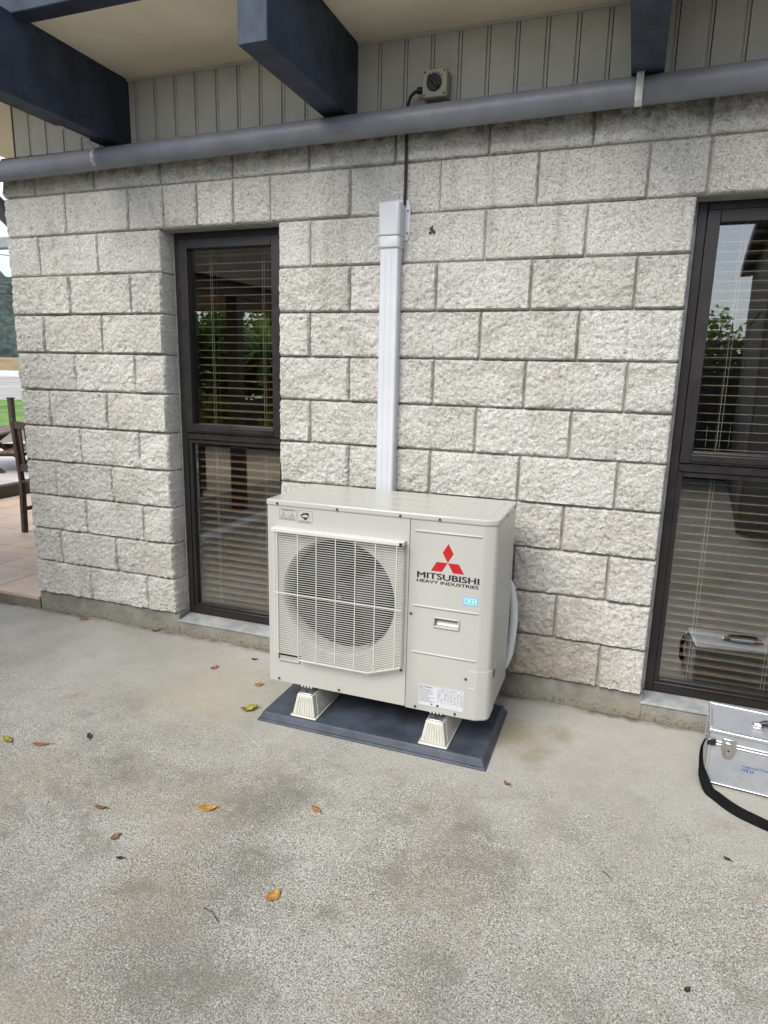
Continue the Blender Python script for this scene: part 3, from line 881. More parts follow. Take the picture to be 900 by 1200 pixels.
# front panel with round opening
CX, CZ, RR = -1.200, 0.452, 0.245
def panel_hole(x0, x1, z0, z1, cx, cz, r, y, n=72):
    vs, fs = [], []
    out_ = []
    for i in range(n):
        a = 2 * math.pi * (i + .5) / n
        c_, s_ = math.cos(a), math.sin(a)
        tx = ((x1 - cx) if c_ > 0 else (x0 - cx)) / c_ if abs(c_) > 1e-6 else 1e9
        tz_ = ((z1 - cz) if s_ > 0 else (z0 - cz)) / s_ if abs(s_) > 1e-6 else 1e9
        k_ = min(tx, tz_)
        vs.append((cx + r * c_, y, cz + r * s_)); out_.append((cx + k_ * c_, y, cz + k_ * s_))
    vs += out_
    for i in range(n):
        j = (i + 1) % n
        fs.append((i, j, n + j, n + i))
    # corners
    cor = [(x1, y, z1), (x0, y, z1), (x0, y, z0), (x1, y, z0)]
    for cpt in cor:
        b = len(vs); vs.append(cpt)
        for i in range(n):
            j = (i + 1) % n
            p_, q_ = out_[i], out_[j]
            on = lambda P: (abs(P[0] - cpt[0]) < 1e-6, abs(P[2] - cpt[2]) < 1e-6)
            if (on(p_)[0] and on(q_)[1] and not on(p_)[1]) or (on(p_)[1] and on(q_)[0] and not on(p_)[0]):
                fs.append((n + i, n + j, b))
    return vs, fs
fp = MB()
vs_, fs_ = panel_hole(X0, XS - 0.0015, Z0 - 0.004, Z1, CX, CZ, RR, YF)
fp.add(vs_, fs_)
n = 72
bell = []
for kk, (dr, yy) in enumerate(((0, YF), (-0.004, YF + 0.004), (-0.010, YF + 0.016), (-0.012, YF + 0.08))):
    bell += [(CX + (RR + dr) * math.cos(2 * math.pi * (i + .5) / n), yy, CZ + (RR + dr) * math.sin(2 * math.pi * (i + .5) / n)) for i in range(n)]
fp.add(bell, [(kk * n + i, kk * n + (i + 1) % n, (kk + 1) * n + (i + 1) % n, (kk + 1) * n + i) for kk in range(3) for i in range(n)])
fp.add([(X0, YF, Z0 - .004), (X0, YF, Z1), (X0, YF + 0.03, Z1), (X0, YF + 0.03, Z0 - .004)], [(0, 1, 2, 3)])
fp.add([(X0, YF, Z0 - .004), (XS - .0015, YF, Z0 - .004), (XS - .0015, YF + 0.02, Z0 - .004), (X0, YF + 0.02, Z0 - .004)], [(0, 1, 2, 3)])
fp.add([(XS - .0015, YF, Z0 - .004), (XS - .0015, YF, Z1), (XS - .0015, YF + 0.02, Z1), (XS - .0015, YF + 0.02, Z0 - .004)], [(0, 1, 2, 3)])
front = A(fp.build('front_panel', 'ac_cream', ac, smooth='auto'))
# carrying handle in the front panel
def recess(parent, x0, x1, z0, z1, y, depth, rim, mat='ac_cream'):
    m = MB()
    m.box(x0, x1, y - depth, y - 0.0003, z0, z0 + rim); m.box(x0, x1, y - depth, y - 0.0003, z1 - rim, z1)
    m.box(x0, x0 + rim, y - depth, y - 0.0003, z0 + rim, z1 - rim); m.box(x1 - rim, x1, y - depth, y - 0.0003, z0 + rim, z1 - rim)
    return m
h_ = recess(front, -1.470, -1.368, 0.146, 0.182, YF, 0.010, 0.005).build('handle', 'ac_cream', front, bevel=0.002)
m = MB(); m.box(-1.465, -1.373, YF - 0.0006, YF - 0.0003, 0.166, 0.177); m.build('slot_shade', 'ac_inner', h_)  # flat black strip painting the shade under the grip's upper lip
# service panel with a real recess for its grip
sp = MB()
hx0, hx1, hz0, hz1 = -0.796, -0.705, 0.402, 0.433
pts_out = [(XS + 0.0015, Z0 - 0.008), (-0.626, Z0 - 0.008), (-0.626, Z1), (XS + 0.0015, Z1)]
pts_in = [(hx0, hz0), (hx1, hz0), (hx1, hz1), (hx0, hz1)]
vs_ = [(a, YF, b) for a, b in pts_out] + [(a, YF, b) for a, b in pts_in] + [(a, YF + 0.028, b) for a, b in pts_in]
sp.add(vs_, [(0, 1, 5, 4), (1, 2, 6, 5), (2, 3, 7, 6), (3, 0, 4, 7), (4, 5, 9, 8), (5, 6, 10, 9), (6, 7, 11, 10), (7, 4, 8, 11), (8, 9, 10, 11)])
arc = [(-0.626, YF), (-0.622, YF + 0.0008), (-0.590, YF + 0.017), (-0.586, YF + 0.020), (-0.580, YF + 0.030), (X1, YF + 0.035), (X1, YF + 0.062)]
k_ = len(arc)
sp.add([(a, b, Z0 - 0.008) for a, b in arc] + [(a, b, Z1) for a, b in arc], [(i, i + 1, k_ + i + 1, k_ + i) for i in range(k_ - 1)])
sp.add([(XS + .0015, YF, Z0 - .008), (XS + .0015, YF, Z1), (XS + .0015, YF + 0.02, Z1), (XS + .0015, YF + 0.02, Z0 - .008)], [(0, 1, 2, 3)])
serv = A(sp.build('service_panel', 'ac_cream', ac, smooth='auto'))
bm_ = bmesh.new(); bm_.from_mesh(serv.data)
bmesh.ops.remove_doubles(bm_, verts=bm_.verts[:], dist=1e-5); bm_.to_mesh(serv.data); bm_.free()
gp_ = recess(serv, -0.802, -0.699, 0.396, 0.439, YF, 0.006, 0.0062).build('handle', 'ac_cream', serv, bevel=0.0025)
m = MB(); m.add([(-0.795, YF + 0.012, 0.403), (-0.706, YF + 0.012, 0.403), (-0.706, YF + 0.026, 0.424), (-0.795, YF + 0.026, 0.424)], [(0, 1, 2, 3)]); m.build('grip_plate', 'ac_grille', gp_)
for zz in (0.766, 0.473, 0.284):
    m = MB(); m.tube([(-0.884, YF + 0.001, zz), (-0.882, YF - 0.001, zz), (-0.634, YF - 0.001, zz), (-0.632, YF + 0.001, zz)], 0.0038, 10)
    m.build('panel_rib', 'ac_cream', serv, smooth='auto')
# lid
ld = MB()
ld.prism([(X0 - 0.004, YF - 0.004), (-0.624, YF - 0.004), (-0.584, YF + 0.016), (X1 + 0.004, YF + 0.032), (X1 + 0.004, YB + 0.004), (X0 - 0.004, YB + 0.004)], 0.806, 0.831)
lid = A(ld.build('lid', 'ac_lid', ac, bevel=0.006, seg=3))
m = MB()
m.box(X0 + 0.03, X1 - 0.035, YF + 0.06, YF + 0.12, 0.8309, 0.8325); m.box(X0 + 0.03, X1 - 0.035, YF + 0.17, YF + 0.23, 0.8309, 0.8325)
m.box(X0 + 0.03, X1 - 0.035, YF + 0.28, YF + 0.34, 0.8309, 0.8325)
m.build('pressed_panel', 'ac_lid', lid, bevel=0.0012)
# grille
gr = A(MB().box(-1.478, -0.918, -0.608, YF - 0.0005, 0.706, 0.723).build('fan_grille', 'ac_grille', ac, bevel=0.003))
hb_ = MB()
nb = 57
for i in range(nb):
    z = 0.699 - i * 0.00935
    xl, xr = -1.472, -0.920
    if z < 0.221: xr = -0.920 - (0.221 - z) / 0.046 * 0.137
    if z < 0.192: xl = -1.360
    t_ = 0.00094
    hb_.box(xl, xr, -0.6018, -0.6000, z - t_, z + t_)
    hb_.box(xr - 0.003, xr, -0.5995, YF, z - t_, z + t_)
    if xl < -1.4: hb_.box(xl, xl + 0.003, -0.5995, YF, z - t_, z + t_)
tag(hb_.build('horizontal_bars', 'ac_grille', gr), kind='stuff')
for xx in (-1.452, -1.360, -1.278, -1.195, -1.112, -1.029, -0.944):
    zb = 0.174 if xx < -1.057 else 0.174 + (xx + 1.057) / 0.137 * 0.046
    if xx < -1.4: zb = 0.19
    m = MB(); m.box(xx - 0.0018, xx + 0.0018, -0.6052, -0.6032, zb, 0.706); m.build('vertical_bar', 'ac_grille', gr)
m = MB(); m.box(-1.470, -0.921, -0.6049, -0.6034, 0.4522, 0.4558); m.build('cross_bar', 'ac_grille', gr)
m = MB(); m.bar((-1.360, -0.601, 0.1725), (-1.057, -0.601, 0.1725), 0.006, 0.005); m.bar((-1.057, -0.601, 0.1725), (-0.920, -0.601, 0.219), 0.006, 0.005); m.build('bottom_rim', 'ac_grille', gr)
m = MB(); m.box(-0.934, -0.922, -0.6092, -0.6078, 0.707, 0.720); m.build('clip', 'ac_inner', gr)
# fan
fan = A(MB().cyl((CX, YF + 0.028, CZ), (CX, YF + 0.085, CZ), 0.058, 32).build('fan', 'fan_blade', ac, smooth='auto', bevel=0.006))
for b_ in range(3):
    vs_, fs_ = [], []
    for i in range(9):
        for j in range(9):
            r_ = 0.05 + 0.168 * i / 8
            a_ = R(b_ * 120 + 20 - i * 4) + (j / 8 - 0.5) * R(86 + 10 * i / 8)
            yy = YF + 0.050 + (j / 8 - 0.5) * 0.055 * (0.7 + 0.6 * i / 8)
            vs_.append((CX + r_ * math.cos(a_), yy, CZ + r_ * math.sin(a_)))
    for i in range(8):
        for j in range(8):
            q = i * 9 + j
            fs_.append((q, q + 1, q + 10, q + 9))
    m = MB(); m.add(vs_, fs_)
    bo = m.build('blade', 'fan_blade', fan, smooth=True)
    so_ = bo.modifiers.new('solid', 'SOLIDIFY'); so_.thickness = 0.003
m = MB(); m.cyl((CX, YF + 0.028, CZ), (CX, YF + 0.016, CZ), 0.008, 10); m.build('shaft_nut', 'zinc', fan)
m = MB()
for i in range(40):
    m.box(X0 + 0.01, XS - 0.01, YB - 0.122, YB - 0.1205, 0.07 + i * 0.018, 0.073 + i * 0.018)
A(m.build('coil_fins', 'fan_blade', ac))
# valve cover
vc_ = MB()
arc = [(-0.656, YF - 0.003), (-0.626, YF - 0.003), (-0.621, YF - 0.002), (-0.588, YF + 0.015), (-0.583, YF + 0.019), (-0.577, YF + 0.029), (-0.575, YF + 0.034), (-0.575, YF + 0.12)]
k_ = len(arc)
inner = [(a - 0.003 if i > 2 else a, b + 0.003) for i, (a, b) in enumerate(arc)]
vc_.prism(arc + inner[::-1], 0.046, 0.243)
vco = A(vc_.build('valve_cover', 'ac_cream', ac, smooth='auto', bevel=0.001))
m = MB()
for i in range(24):
    a_, b_ = 2 * math.pi * i / 24, 2 * math.pi * (i + 1) / 24
    m.bar((-0.634 + 0.013 * math.cos(a_), YF - 0.0032, 0.214 + 0.013 * math.sin(a_)), (-0.634 + 0.013 * math.cos(b_), YF - 0.0032, 0.214 + 0.013 * math.sin(b_)), 0.0012, 0.0012)
m.build('knockout_ring', 'ac_grille', vco)
m = MB(); m.box(-0.655, -0.628, YF - 0.0045, YF - 0.0028, 0.1715, 0.1745); m.build('cover_rib', 'ac_grille', vco)
gm = MB()
gm.add([(-0.5742, -0.485 + 0.016 * math.cos(2 * math.pi * i / 16), 0.212 + 0.019 * math.sin(2 * math.pi * i / 16)) for i in range(16)] +
       [(-0.5765, -0.485 + 0.016 * math.cos(2 * math.pi * i / 16), 0.212 + 0.019 * math.sin(2 * math.pi * i / 16)) for i in range(16)],
       [tuple(range(16)), tuple(range(31, 15, -1))] + [(i, (i + 1) % 16, 16 + (i + 1) % 16, 16 + i) for i in range(16)])
gm.build('grommet', 'rubber', vco)
sv_ = MB(); sv_.cyl((0, 0.0012, 0), (0, -0.0030, 0), 0.0052, 8)
sme = sv_.mesh('screw'); sme.materials.append(MT['screw_dark'])
for sx, sz in ((-1.465, 0.817), (-1.203, 0.816), (-0.944, 0.816), (-0.791, 0.816)):
    o = A(mkobj('screw', sme, None, ac)); o.location = Vector((sx, YF - 0.0045, sz)) - ac.location
for sx, sz in ((-0.892, 0.437), (-0.666, 0.207), (-0.863, 0.054), (-0.702, 0.054), (-1.191, 0.058), (-1.468, 0.058), (-0.925, 0.196)):
    o = A(mkobj('screw', sme, None, ac)); o.location = Vector((sx, YF - 0.0005, sz)) - ac.location
for yy in (-0.40, -0.22):
    m = MB(); m.cyl((X1 + 0.004, yy, 0.817), (X1 + 0.0075, yy, 0.817), 0.005, 8); A(m.build('screw', 'screw_dark', ac))
# logo, lettering and stickers
YT = YF - 0.0008
s_ = 0.0428; cx_, cz_ = -0.7555, 0.6540; q3 = s_ * math.sqrt(3) / 2
em = MB()
for poly in ([(0, 0), (s_ / 2, q3), (0, 2 * q3), (-s_ / 2, q3)], [(0, 0), (-s_, 0), (-1.5 * s_, -q3), (-s_ / 2, -q3)], [(0, 0), (s_ / 2, -q3), (1.5 * s_, -q3), (s_, 0)]):
    mx_ = sum(p_[0] for p_ in poly) / 4; mz_ = sum(p_[1] for p_ in poly) / 4
    em.plate([(cx_ + mx_ + (p_[0] - mx_) * .975, cz_ + mz_ + (p_[1] - mz_) * .975) for p_ in poly], YT, YF - 0.0002)
A(em.build('emblem', 'logo_red', ac))
A(mkobj('lettering', text_mesh('MITSUBISHI', -0.871, -0.635, 0.5855, 0.6085, YT, 0.055), 'print_black', ac))
A(mkobj('lettering', text_mesh('HEAVY INDUSTRIES', -0.872, -0.636, 0.568, 0.5800, YT, 0.045), 'print_black', ac))
m = MB(); m.box(-0.690, -0.636, YT, YF - 0.0002, 0.502, 0.532); st_ = A(m.build('refrigerant_sticker', 'sticker_blue', ac))
m = MB(); m.box(-0.687, -0.639, YT - 0.0004, YT - 0.0001, 0.505, 0.529); m.build('sticker_field', 'sticker_pale', st_)
mkobj('lettering', text_mesh('R32', -0.683, -0.643, 0.508, 0.526, YT - 0.0008, 0.03), 'sticker_blue', st_)
# rating plate
m = MB(); m.box(-0.850, -0.668, YT, YF - 0.0002, 0.0655, 0.155); rpl = A(m.build('rating_plate', 'sticker_silver', ac))
m = MB(); rr = random.Random(3)
YP = YT - 0.0004
for i in range(12):
    z = 0.1355 - i * 0.0048
    m.box(-0.846, -0.846 + rr.uniform(0.035, 0.066), YP, YP + 0.0003, z, z + 0.0016)
for j in range(8):
    xx = -0.772 + j * 0.0128
    m.box(xx - 0.0003, xx + 0.0003, YP, YP + 0.0003, 0.088, 0.150)
for i in range(14):
    z = 0.146 - i * 0.0043
    for j in range(8):
        if rr.random() < 0.72:
            xx = -0.7705 + j * 0.0128
            m.box(xx, xx + rr.uniform(0.004, 0.0095), YP, YP + 0.0003, z, z + 0.0014)
for xx in (-0.848, -0.670): m.box(xx - 0.0004, xx + 0.0004, YP, YP + 0.0003, 0.067, 0.153)
for zz in (0.067, 0.153): m.box(-0.8475, -0.6705, YP, YP + 0.0003, zz - 0.0004, zz + 0.0004)
m.build('small_print', 'print_grey', rpl)
m = MB()
for px_, pz_ in ((0, 0.0022), (-0.0036, -0.0042), (0.0036, -0.0042)):
    m.plate([(-0.839 + px_, 0.1455 + pz_ - .003), (-0.8366 + px_, 0.1455 + pz_), (-0.839 + px_, 0.1455 + pz_ + .003), (-0.8414 + px_, 0.1455 + pz_)], YP - 0.0002, YP + 0.0002)
m.box(-0.798, -0.792, YP, YP + 0.0003, 0.073, 0.079); m.box(-0.776, -0.767, YP, YP + 0.0003, 0.069, 0.078)
m.build('plate_mark', 'print_black', rpl)
mkobj('lettering', text_mesh('MITSUBISHI', -0.830, -0.795, 0.1425, 0.1475, YP, 0.03), 'print_black', rpl)
# warning pictograms
m = MB()
def outline(x0, x1, z0, z1, w=0.0007):
    m.box(x0, x1, YT, YF - .0002, z0, z0 + w); m.box(x0, x1, YT, YF - .0002, z1 - w, z1)
    m.box(x0, x0 + w, YT, YF - .0002, z0, z1); m.box(x1 - w, x1, YT, YF - .0002, z0, z1)
outline(-1.458, -1.381, 0.752, 0.797); outline(-1.376, -1.311, 0.746, 0.797)
m.box(-1.4198, -1.4192, YT, YF - .0002, 0.756, 0.789)
for tx in (-1.439, -1.401):
    for a_, b_ in (((tx - .014, .762), (tx + .014, .762)), ((tx + .014, .762), (tx, .784)), ((tx, .784), (tx - .014, .762))):
        m.bar((a_[0], YF - .0004, a_[1]), (b_[0], YF - .0004, b_[1]), 0.0008, 0.0014)
    m.box(tx - .003, tx + .003, YT, YF - .0002, .765, .774)
for i in range(3): m.box(-1.45, -1.39 + i * .002, YT, YF - .0002, .7895 + i * .0022, .7905 + i * .0022)
for i in range(2): m.box(-1.455, -1.388, YT, YF - .0002, .754 + i * .003, .7552 + i * .003)
for i in range(3): m.box(-1.371, -1.318, YT, YF - .0002, .749 + i * .003, .7502 + i * .003)
A(m.build('warning_print', 'print_grey', ac))
m = MB()
m.plate([(-1.366, .774), (-1.352, .786), (-1.330, .789), (-1.324, .776), (-1.332, .777), (-1.338, .782), (-1.350, .780), (-1.356, .775)], YT, YF - .0002)
m.plate([(-1.364, .771), (-1.350, .765), (-1.347, .760), (-1.337, .760), (-1.335, .766), (-1.323, .772), (-1.338, .770), (-1.350, .770)], YT, YF - .0002)
A(m.build('warning_pictogram', 'print_black', ac))

hs = MB()
hs.tube([(-0.615, -0.168, 0.50), (-0.600, -0.150, 0.485), (-0.583, -0.135, 0.45), (-0.570, -0.128, 0.38), (-0.564, -0.127, 0.30), (-0.567, -0.128, 0.22), (-0.575, -0.130, 0.14), (-0.590, -0.135, 0.09), (-0.62, -0.14, 0.06), (-0.75, -0.14, 0.05), (-1.0, -0.12, 0.12), (-1.15, -0.07, 0.30), (-1.19, -0.045, 0.40)], 0.0185, 14)
tag(hs.build('insulated_hose', 'trunk_white', smooth='auto'), 'white insulated hose curving behind the outdoor unit by the wall', 'hose')

# ------------------------------------------------------------------ silver case
cz0 = G + 0.012
case = thing('tool_case', 'silver aluminium tool case with black strap standing below the window', 'case', (0.201, -0.405, G), R(-5))
CW, CD, CH = 0.46, 0.235, 0.222
m = MB(); m.box(0.004, CW - 0.004, 0.004, CD - 0.004, 0.012, CH - 0.052); body = m.build('body', 'case_alu', case, bevel=0.002)
m = MB(); m.box(0.004, CW - 0.004, 0.004, CD - 0.004, CH - 0.049, CH - 0.003); lidc = m.build('lid', 'case_alu', case, bevel=0.002)
def rail(nm, par, segs):
    m = MB()
    for s0 in segs: m.box(*s0)
    m.build(nm, 'case_rail', par, bevel=0.003)
rail('edge_rail', lidc, [(0, CW, 0, 0.016, CH - 0.014, CH)]); rail('edge_rail', lidc, [(0, CW, CD - 0.016, CD, CH - 0.014, CH)])
rail('edge_rail', lidc, [(0.0001, 0.014, 0.016, CD - 0.016, CH - 0.0142, CH - 0.0003)])
rail('seam_rail', lidc, [(0.001, CW - .001, 0.0008, 0.012, CH - 0.0485, CH - 0.042)]); rail('seam_rail', body, [(0.001, CW - .001, 0.0008, 0.012, CH - 0.060, CH - 0.0525)])
rail('corner_rail', body, [(0.0004, 0.013, 0.0004, 0.013, 0.014, CH - 0.0605)]); rail('corner_rail', body, [(0.0004, 0.013, CD - 0.013, CD - .0004, 0.014, CH - 0.0505)])
rail('bottom_rail', body, [(0.0002, CW, 0.0002, 0.012, 0.010, 0.0138)])
for xx in (0.012, CW - 0.03):
    for yy in (0.004, CD - 0.022):
        m = MB(); m.frustum((xx - .008, xx + .014, yy, yy + .018), (xx - .011, xx + .017, yy - .003, yy + .021), 0.0, 0.0165); m.build('foot', 'zinc', body, bevel=0.003)
def latch(xc):
    m = MB(); m.plate([(xc - .022, CH - .066), (xc - .015, CH - .092), (xc - .006, CH - .098), (xc + .006, CH - .098), (xc + .015, CH - .092), (xc + .022, CH - .066), (xc + .025, CH - .048), (xc + .020, CH - .024), (xc - .020, CH - .024), (xc - .025, CH - .048)], -0.006, -0.0002)
    l_ = m.build('latch', 'chrome', body, bevel=0.002)
    m = MB(); m.box(xc - .012, xc + .012, -0.011, -0.0062, CH - .088, CH - .036); m.build('hasp', 'chrome', l_, bevel=0.003)
    m = MB(); m.cyl((xc, -0.0112, CH - .066), (xc, -0.0128, CH - .066), 0.0032, 10); m.build('keyhole', 'plastic_black', l_)
latch(0.068); latch(CW - 0.068)
for xc in (0.158, 0.30):
    m = MB(); m.box(xc - .018, xc + .018, 0.075, 0.112, CH - .0028, CH + .006); br = m.build('handle_bracket', 'chrome', lidc, bevel=0.003)
    m = MB(); m.tube([(xc - .012, .094, CH + .010), (xc + .012, .094, CH + .010)], 0.008, 12); m.build('pivot', 'chrome', br, smooth='auto')
m = MB(); m.tube([(0.165, .094, CH + .012), (0.18, .098, CH + .018), (0.229, .100, CH + .020), (0.278, .098, CH + .018), (0.293, .094, CH + .012)], [0.008, 0.011, 0.012, 0.011, 0.008], 12)
m.build('handle', 'plastic_black', lidc, smooth='auto')
mkobj('lettering', text_mesh('Integrated Tools', 0.117, 0.205, 0.098, 0.1085, 0.0030, 0.02), 'print_blue', body)
mkobj('lettering', text_mesh('VTB 5A', 0.117, 0.158, 0.084, 0.0945, 0.0030, 0.04), 'print_blue', body)
m = MB(); m.plate([(-0.002, CH - .062), (0.016, CH - .062), (0.026, CH - .058), (0.026, CH - .036), (0.016, CH - .034), (-0.002, CH - .046)], -0.0045, -0.0003); m.build('corner_guard', 'plastic_black', body, bevel=0.002)
m = MB()
ringp = [(-0.006, 0.012 + 0.011 * math.cos(2 * math.pi * i / 16), CH - .036 + 0.014 * math.sin(2 * math.pi * i / 16)) for i in range(17)]
m.tube(ringp, 0.0018, 8); m.box(-0.003, 0.0002, 0.0, 0.024, CH - .030, CH - .016)
m.build('strap_ring', 'chrome', body, smooth='auto')
# strap, from the ring down to the patio and out along it
pth = [(-0.008, 0.010, CH - .048), (-0.016, 0.004, CH - .075), (-0.016, -0.004, CH - .11), (-0.010, -0.014, CH - .15), (0.0, -0.030, 0.045), (0.018, -0.055, 0.016),
       (0.045, -0.085, 0.006), (0.080, -0.122, 0.005), (0.120, -0.150, 0.006), (0.165, -0.168, 0.008), (0.22, -0.185, 0.010), (0.30, -0.20, 0.008), (0.42, -0.19, 0.006)]
wd = [(0.35, 1, 0), (0.3, 1, 0), (0.3, 1, 0.1), (0.4, 1, 0.2), (.7, .8, .35), (.8, .6, .55), (.62, .62, .7), (.55, .7, .75), (.45, .75, .75), (.35, .8, .65), (.25, .9, .5), (.1, 1, .3), (0, 1, .1)]
def smooth_path(P, n=5):
    out_ = []
    P = [Vector(q) for q in P]
    for i in range(len(P) - 1):
        p0, p1, p2, p3 = P[max(i - 1, 0)], P[i], P[i + 1], P[min(i + 2, len(P) - 1)]
        for k in range(n):
            t_ = k / n
            out_.append(0.5 * ((2 * p1) + (p2 - p0) * t_ + (2 * p0 - 5 * p1 + 4 * p2 - p3) * t_ ** 2 + (3 * p1 - p0 - 3 * p2 + p3) * t_ ** 3))
    return out_ + [P[-1]]
P_, W_ = smooth_path(pth), smooth_path(wd)
vs_, fs_ = [], []
for i, p_ in enumerate(P_):
    d_ = (P_[min(i + 1, len(P_) - 1)] - P_[max(0, i - 1)]).normalized()
    w_ = W_[i] - d_ * W_[i].dot(d_); w_.normalize(); w_ *= 0.0185
    n_ = d_.cross(w_).normalized() * 0.0011
    c_ = p_.copy(); c_.z = max(c_.z, abs(w_.z) + 0.0015)
    vs_ += [c_ - w_ - n_, c_ + w_ - n_, c_ + w_ + n_, c_ - w_ + n_]
for i in range(len(P_) - 1):
    for k in range(4): fs_.append((i * 4 + k, i * 4 + (k + 1) % 4, i * 4 + 4 + (k + 1) % 4, i * 4 + 4 + k))
m = MB(); m.add(vs_, fs_); m.build('strap', 'webbing', case, smooth='auto')

# ------------------------------------------------------------------ fallen leaves
def leaf(name, x, y, ln, wd_, rz, mat, label, cat='leaf', curl=0.25, seed=0):
    rnd = random.Random(seed)
    n_ = 8
    vs_, fs_ = [], []
    for i in range(n_ + 1):
        u = i / n_
        half = wd_ / 2 * math.sin(math.pi * min(1, u * 0.96 + 0.03)) ** 0.8 * (1 + 0.12 * math.sin(i * 2.1 + seed))
        zc = ln * curl * (u - 0.5) ** 2 * 2
        for k in (-1, -.5, 0, .5, 1):
            vs_.append(((u - .5) * ln, k * half, zc + abs(k) ** 1.5 * wd_ * curl * (0.6 + 0.3 * math.sin(seed + i * .7)) + 0.0012))
    for i in range(n_):
        for k in range(4):
            a = i * 5 + k
            fs_.append((a, a + 1, a + 6, a + 5))
    m = MB(); m.add(vs_, fs_)
    mz = min(v[2] for v in m.v); m.v = [(a, b, c_ - mz + 0.0008) for a, b, c_ in m.v]
    m.tube([(ln * .48, 0, 0.004), (ln * .62, rnd.uniform(-1, 1) * ln * .06, 0.0022), (ln * .76, rnd.uniform(-1, 1) * ln * .12, 0.0018)], 0.0009, 5)
    o = m.build(name, mat, smooth=True)
    so_ = o.modifiers.new('solid', 'SOLIDIFY'); so_.thickness = 0.0006; so_.offset = 1
    o.location = (x, y, G); o.rotation_euler = (0, 0, R(rz))
    return tag(o, label, cat, 'dead leaves on the patio')
LV = [
 (-3.06, -0.043, .055, .035, 20, 'dead_orange', 'curled orange dead leaf against the footing beside the tiled terrace'),
 (-2.562, -0.02, .045, .028, 60, 'dead_brown', 'brown dead leaf against the footing near the narrow window sill'),
 (-1.992, -0.291, .038, .03, 70, 'dead_red', 'small red dead leaf on the patio in front of the narrow window'),
 (-1.696, -0.363, .040, .032, 30, 'dead_orange', 'rounded orange dead leaf just behind the corner of the grey pad'),
 (-1.614, -0.58, .072, .045, 40, 'dead_olive', 'large yellow-green leaf beside the corner of the grey pad'),
 (-2.361, -1.151, .06, .03, -20, 'dead_olive', 'dark olive leaf lying alone beyond the long reddish leaf'),
 (-2.217, -1.124, .065, .022, 25, 'dead_red', 'long narrow reddish leaf on the open patio'),
 (-2.085, -1.01, .035, .02, -40, 'dead_black', 'tiny dark leaf scrap beside the long reddish leaf'),
 (-1.724, -1.336, .042, .018, 10, 'dead_brown', 'narrow dark brown curled leaf on the speckled concrete'),
 (-1.391, -1.206, .066, .032, 15, 'dead_yellow', 'yellow-brown pointed leaf on the patio before the pad'),
 (-1.05, -1.073, .044, .024, -25, 'dead_orange', 'small tan-orange leaf on the patio before the fan grille'),
 (-1.576, -1.433, .032, .02, 80, 'dead_brown', 'short brown folded leaf standing on edge on the speckled concrete'),
 (-1.498, -1.498, .022, .013, 20, 'dead_black', 'blackish leaf crumb beside the short brown folded leaf'),
 (-0.995, -1.458, .048, .036, 75, 'dead_yellow', 'bright amber leaf lying alone on the rough concrete'),
 (-0.47, -0.685, .026, .018, -20, 'dead_brown', 'small brown leaf scrap off the front corner of the pad'),
 (-1.862, -0.128, .028, .018, 10, 'dead_black', 'black leaf scrap on the patio under the narrow window'),
 (0.236, -0.808, .022, .014, -30, 'dead_black', 'black leaf scrap on the patio in front of the silver case'),
 (0.085, -1.344, .018, .013, 50, 'dead_black', 'tiny black leaf crumb alone on the rough concrete'),
]
for i, (x, y_, ln, w_, rz, mt, lb) in enumerate(LV):
    leaf('fallen_leaf', x, y_, ln, w_, rz, mt, lb, curl=0.16 + 0.22 * ((i * 37) % 10) / 10, seed=i)
for x, y_, rz, ln, lb in ((-1.119, -1.575, -18, .075, 'thin bent twig lying near the bright amber leaf'), (-0.11, -1.022, -45, .04, 'short thin twig on the open patio')):
    m = MB(); m.tube([(-ln / 2, 0, .0012), (-ln * .1, ln * .08, .002), (ln * .2, ln * .02, .0015), (ln / 2, -ln * .06, .0012)], 0.0011, 6)
    o = tag(m.build('twig', 'dead_black', smooth=True), lb, 'twig', 'twigs on the patio'); o.location = (x, y_, G + .0002); o.rotation_euler = (0, 0, R(rz))

# ------------------------------------------------------------------ furniture on the terraces
def wood_chair(loc, rz, label, mat='dark_wood'):
    c = thing('garden_chair', label, 'chair', loc, rz, 'dark wooden garden chairs')
    for s in (-1, 1):
        m = MB(); m.bar((s * .22, .22, 0.0), (s * .22, .205, .43), .04, .04); m.bar((s * .22, .205, .43), (s * .22, .235, .94), .04, .035); m.build('leg', mat, c, bevel=.004)
        m = MB(); m.bar((s * .22, -.21, 0), (s * .22, -.21, .64), .04, .04); m.build('leg', mat, c, bevel=.004)
        m = MB(); m.bar((s * .22, -.24, .655), (s * .22, .235, .655), .05, .025); m.build('armrest', mat, c, bevel=.004)
        m = MB(); m.bar((s * .22, -.2, .2), (s * .22, .2, .2), .025, .03); m.build('stretcher', mat, c)
    for i in range(6):
        m = MB(); yy = -.20 + i * .078; m.box(-.24, .24, yy - .03, yy + .03, .425, .445); m.build('seat_slat', mat, c, bevel=.003)
    for zz, yy in ((.90, .233), (.55, .213)):
        m = MB(); m.box(-.2, .2, yy - .012, yy + .012, zz - .03, zz + .03); m.build('back_rail', mat, c, bevel=.003)
    for i in range(5):
        xx = -.15 + i * .075
        m = MB(); m.bar((xx, .214, .56), (xx, .232, .89), .03, .012); m.build('back_slat', mat, c)
    return c
wood_chair((-4.60, 1.34, -0.048), R(172), 'dark wooden slatted chair standing on the salmon terrace tiles')
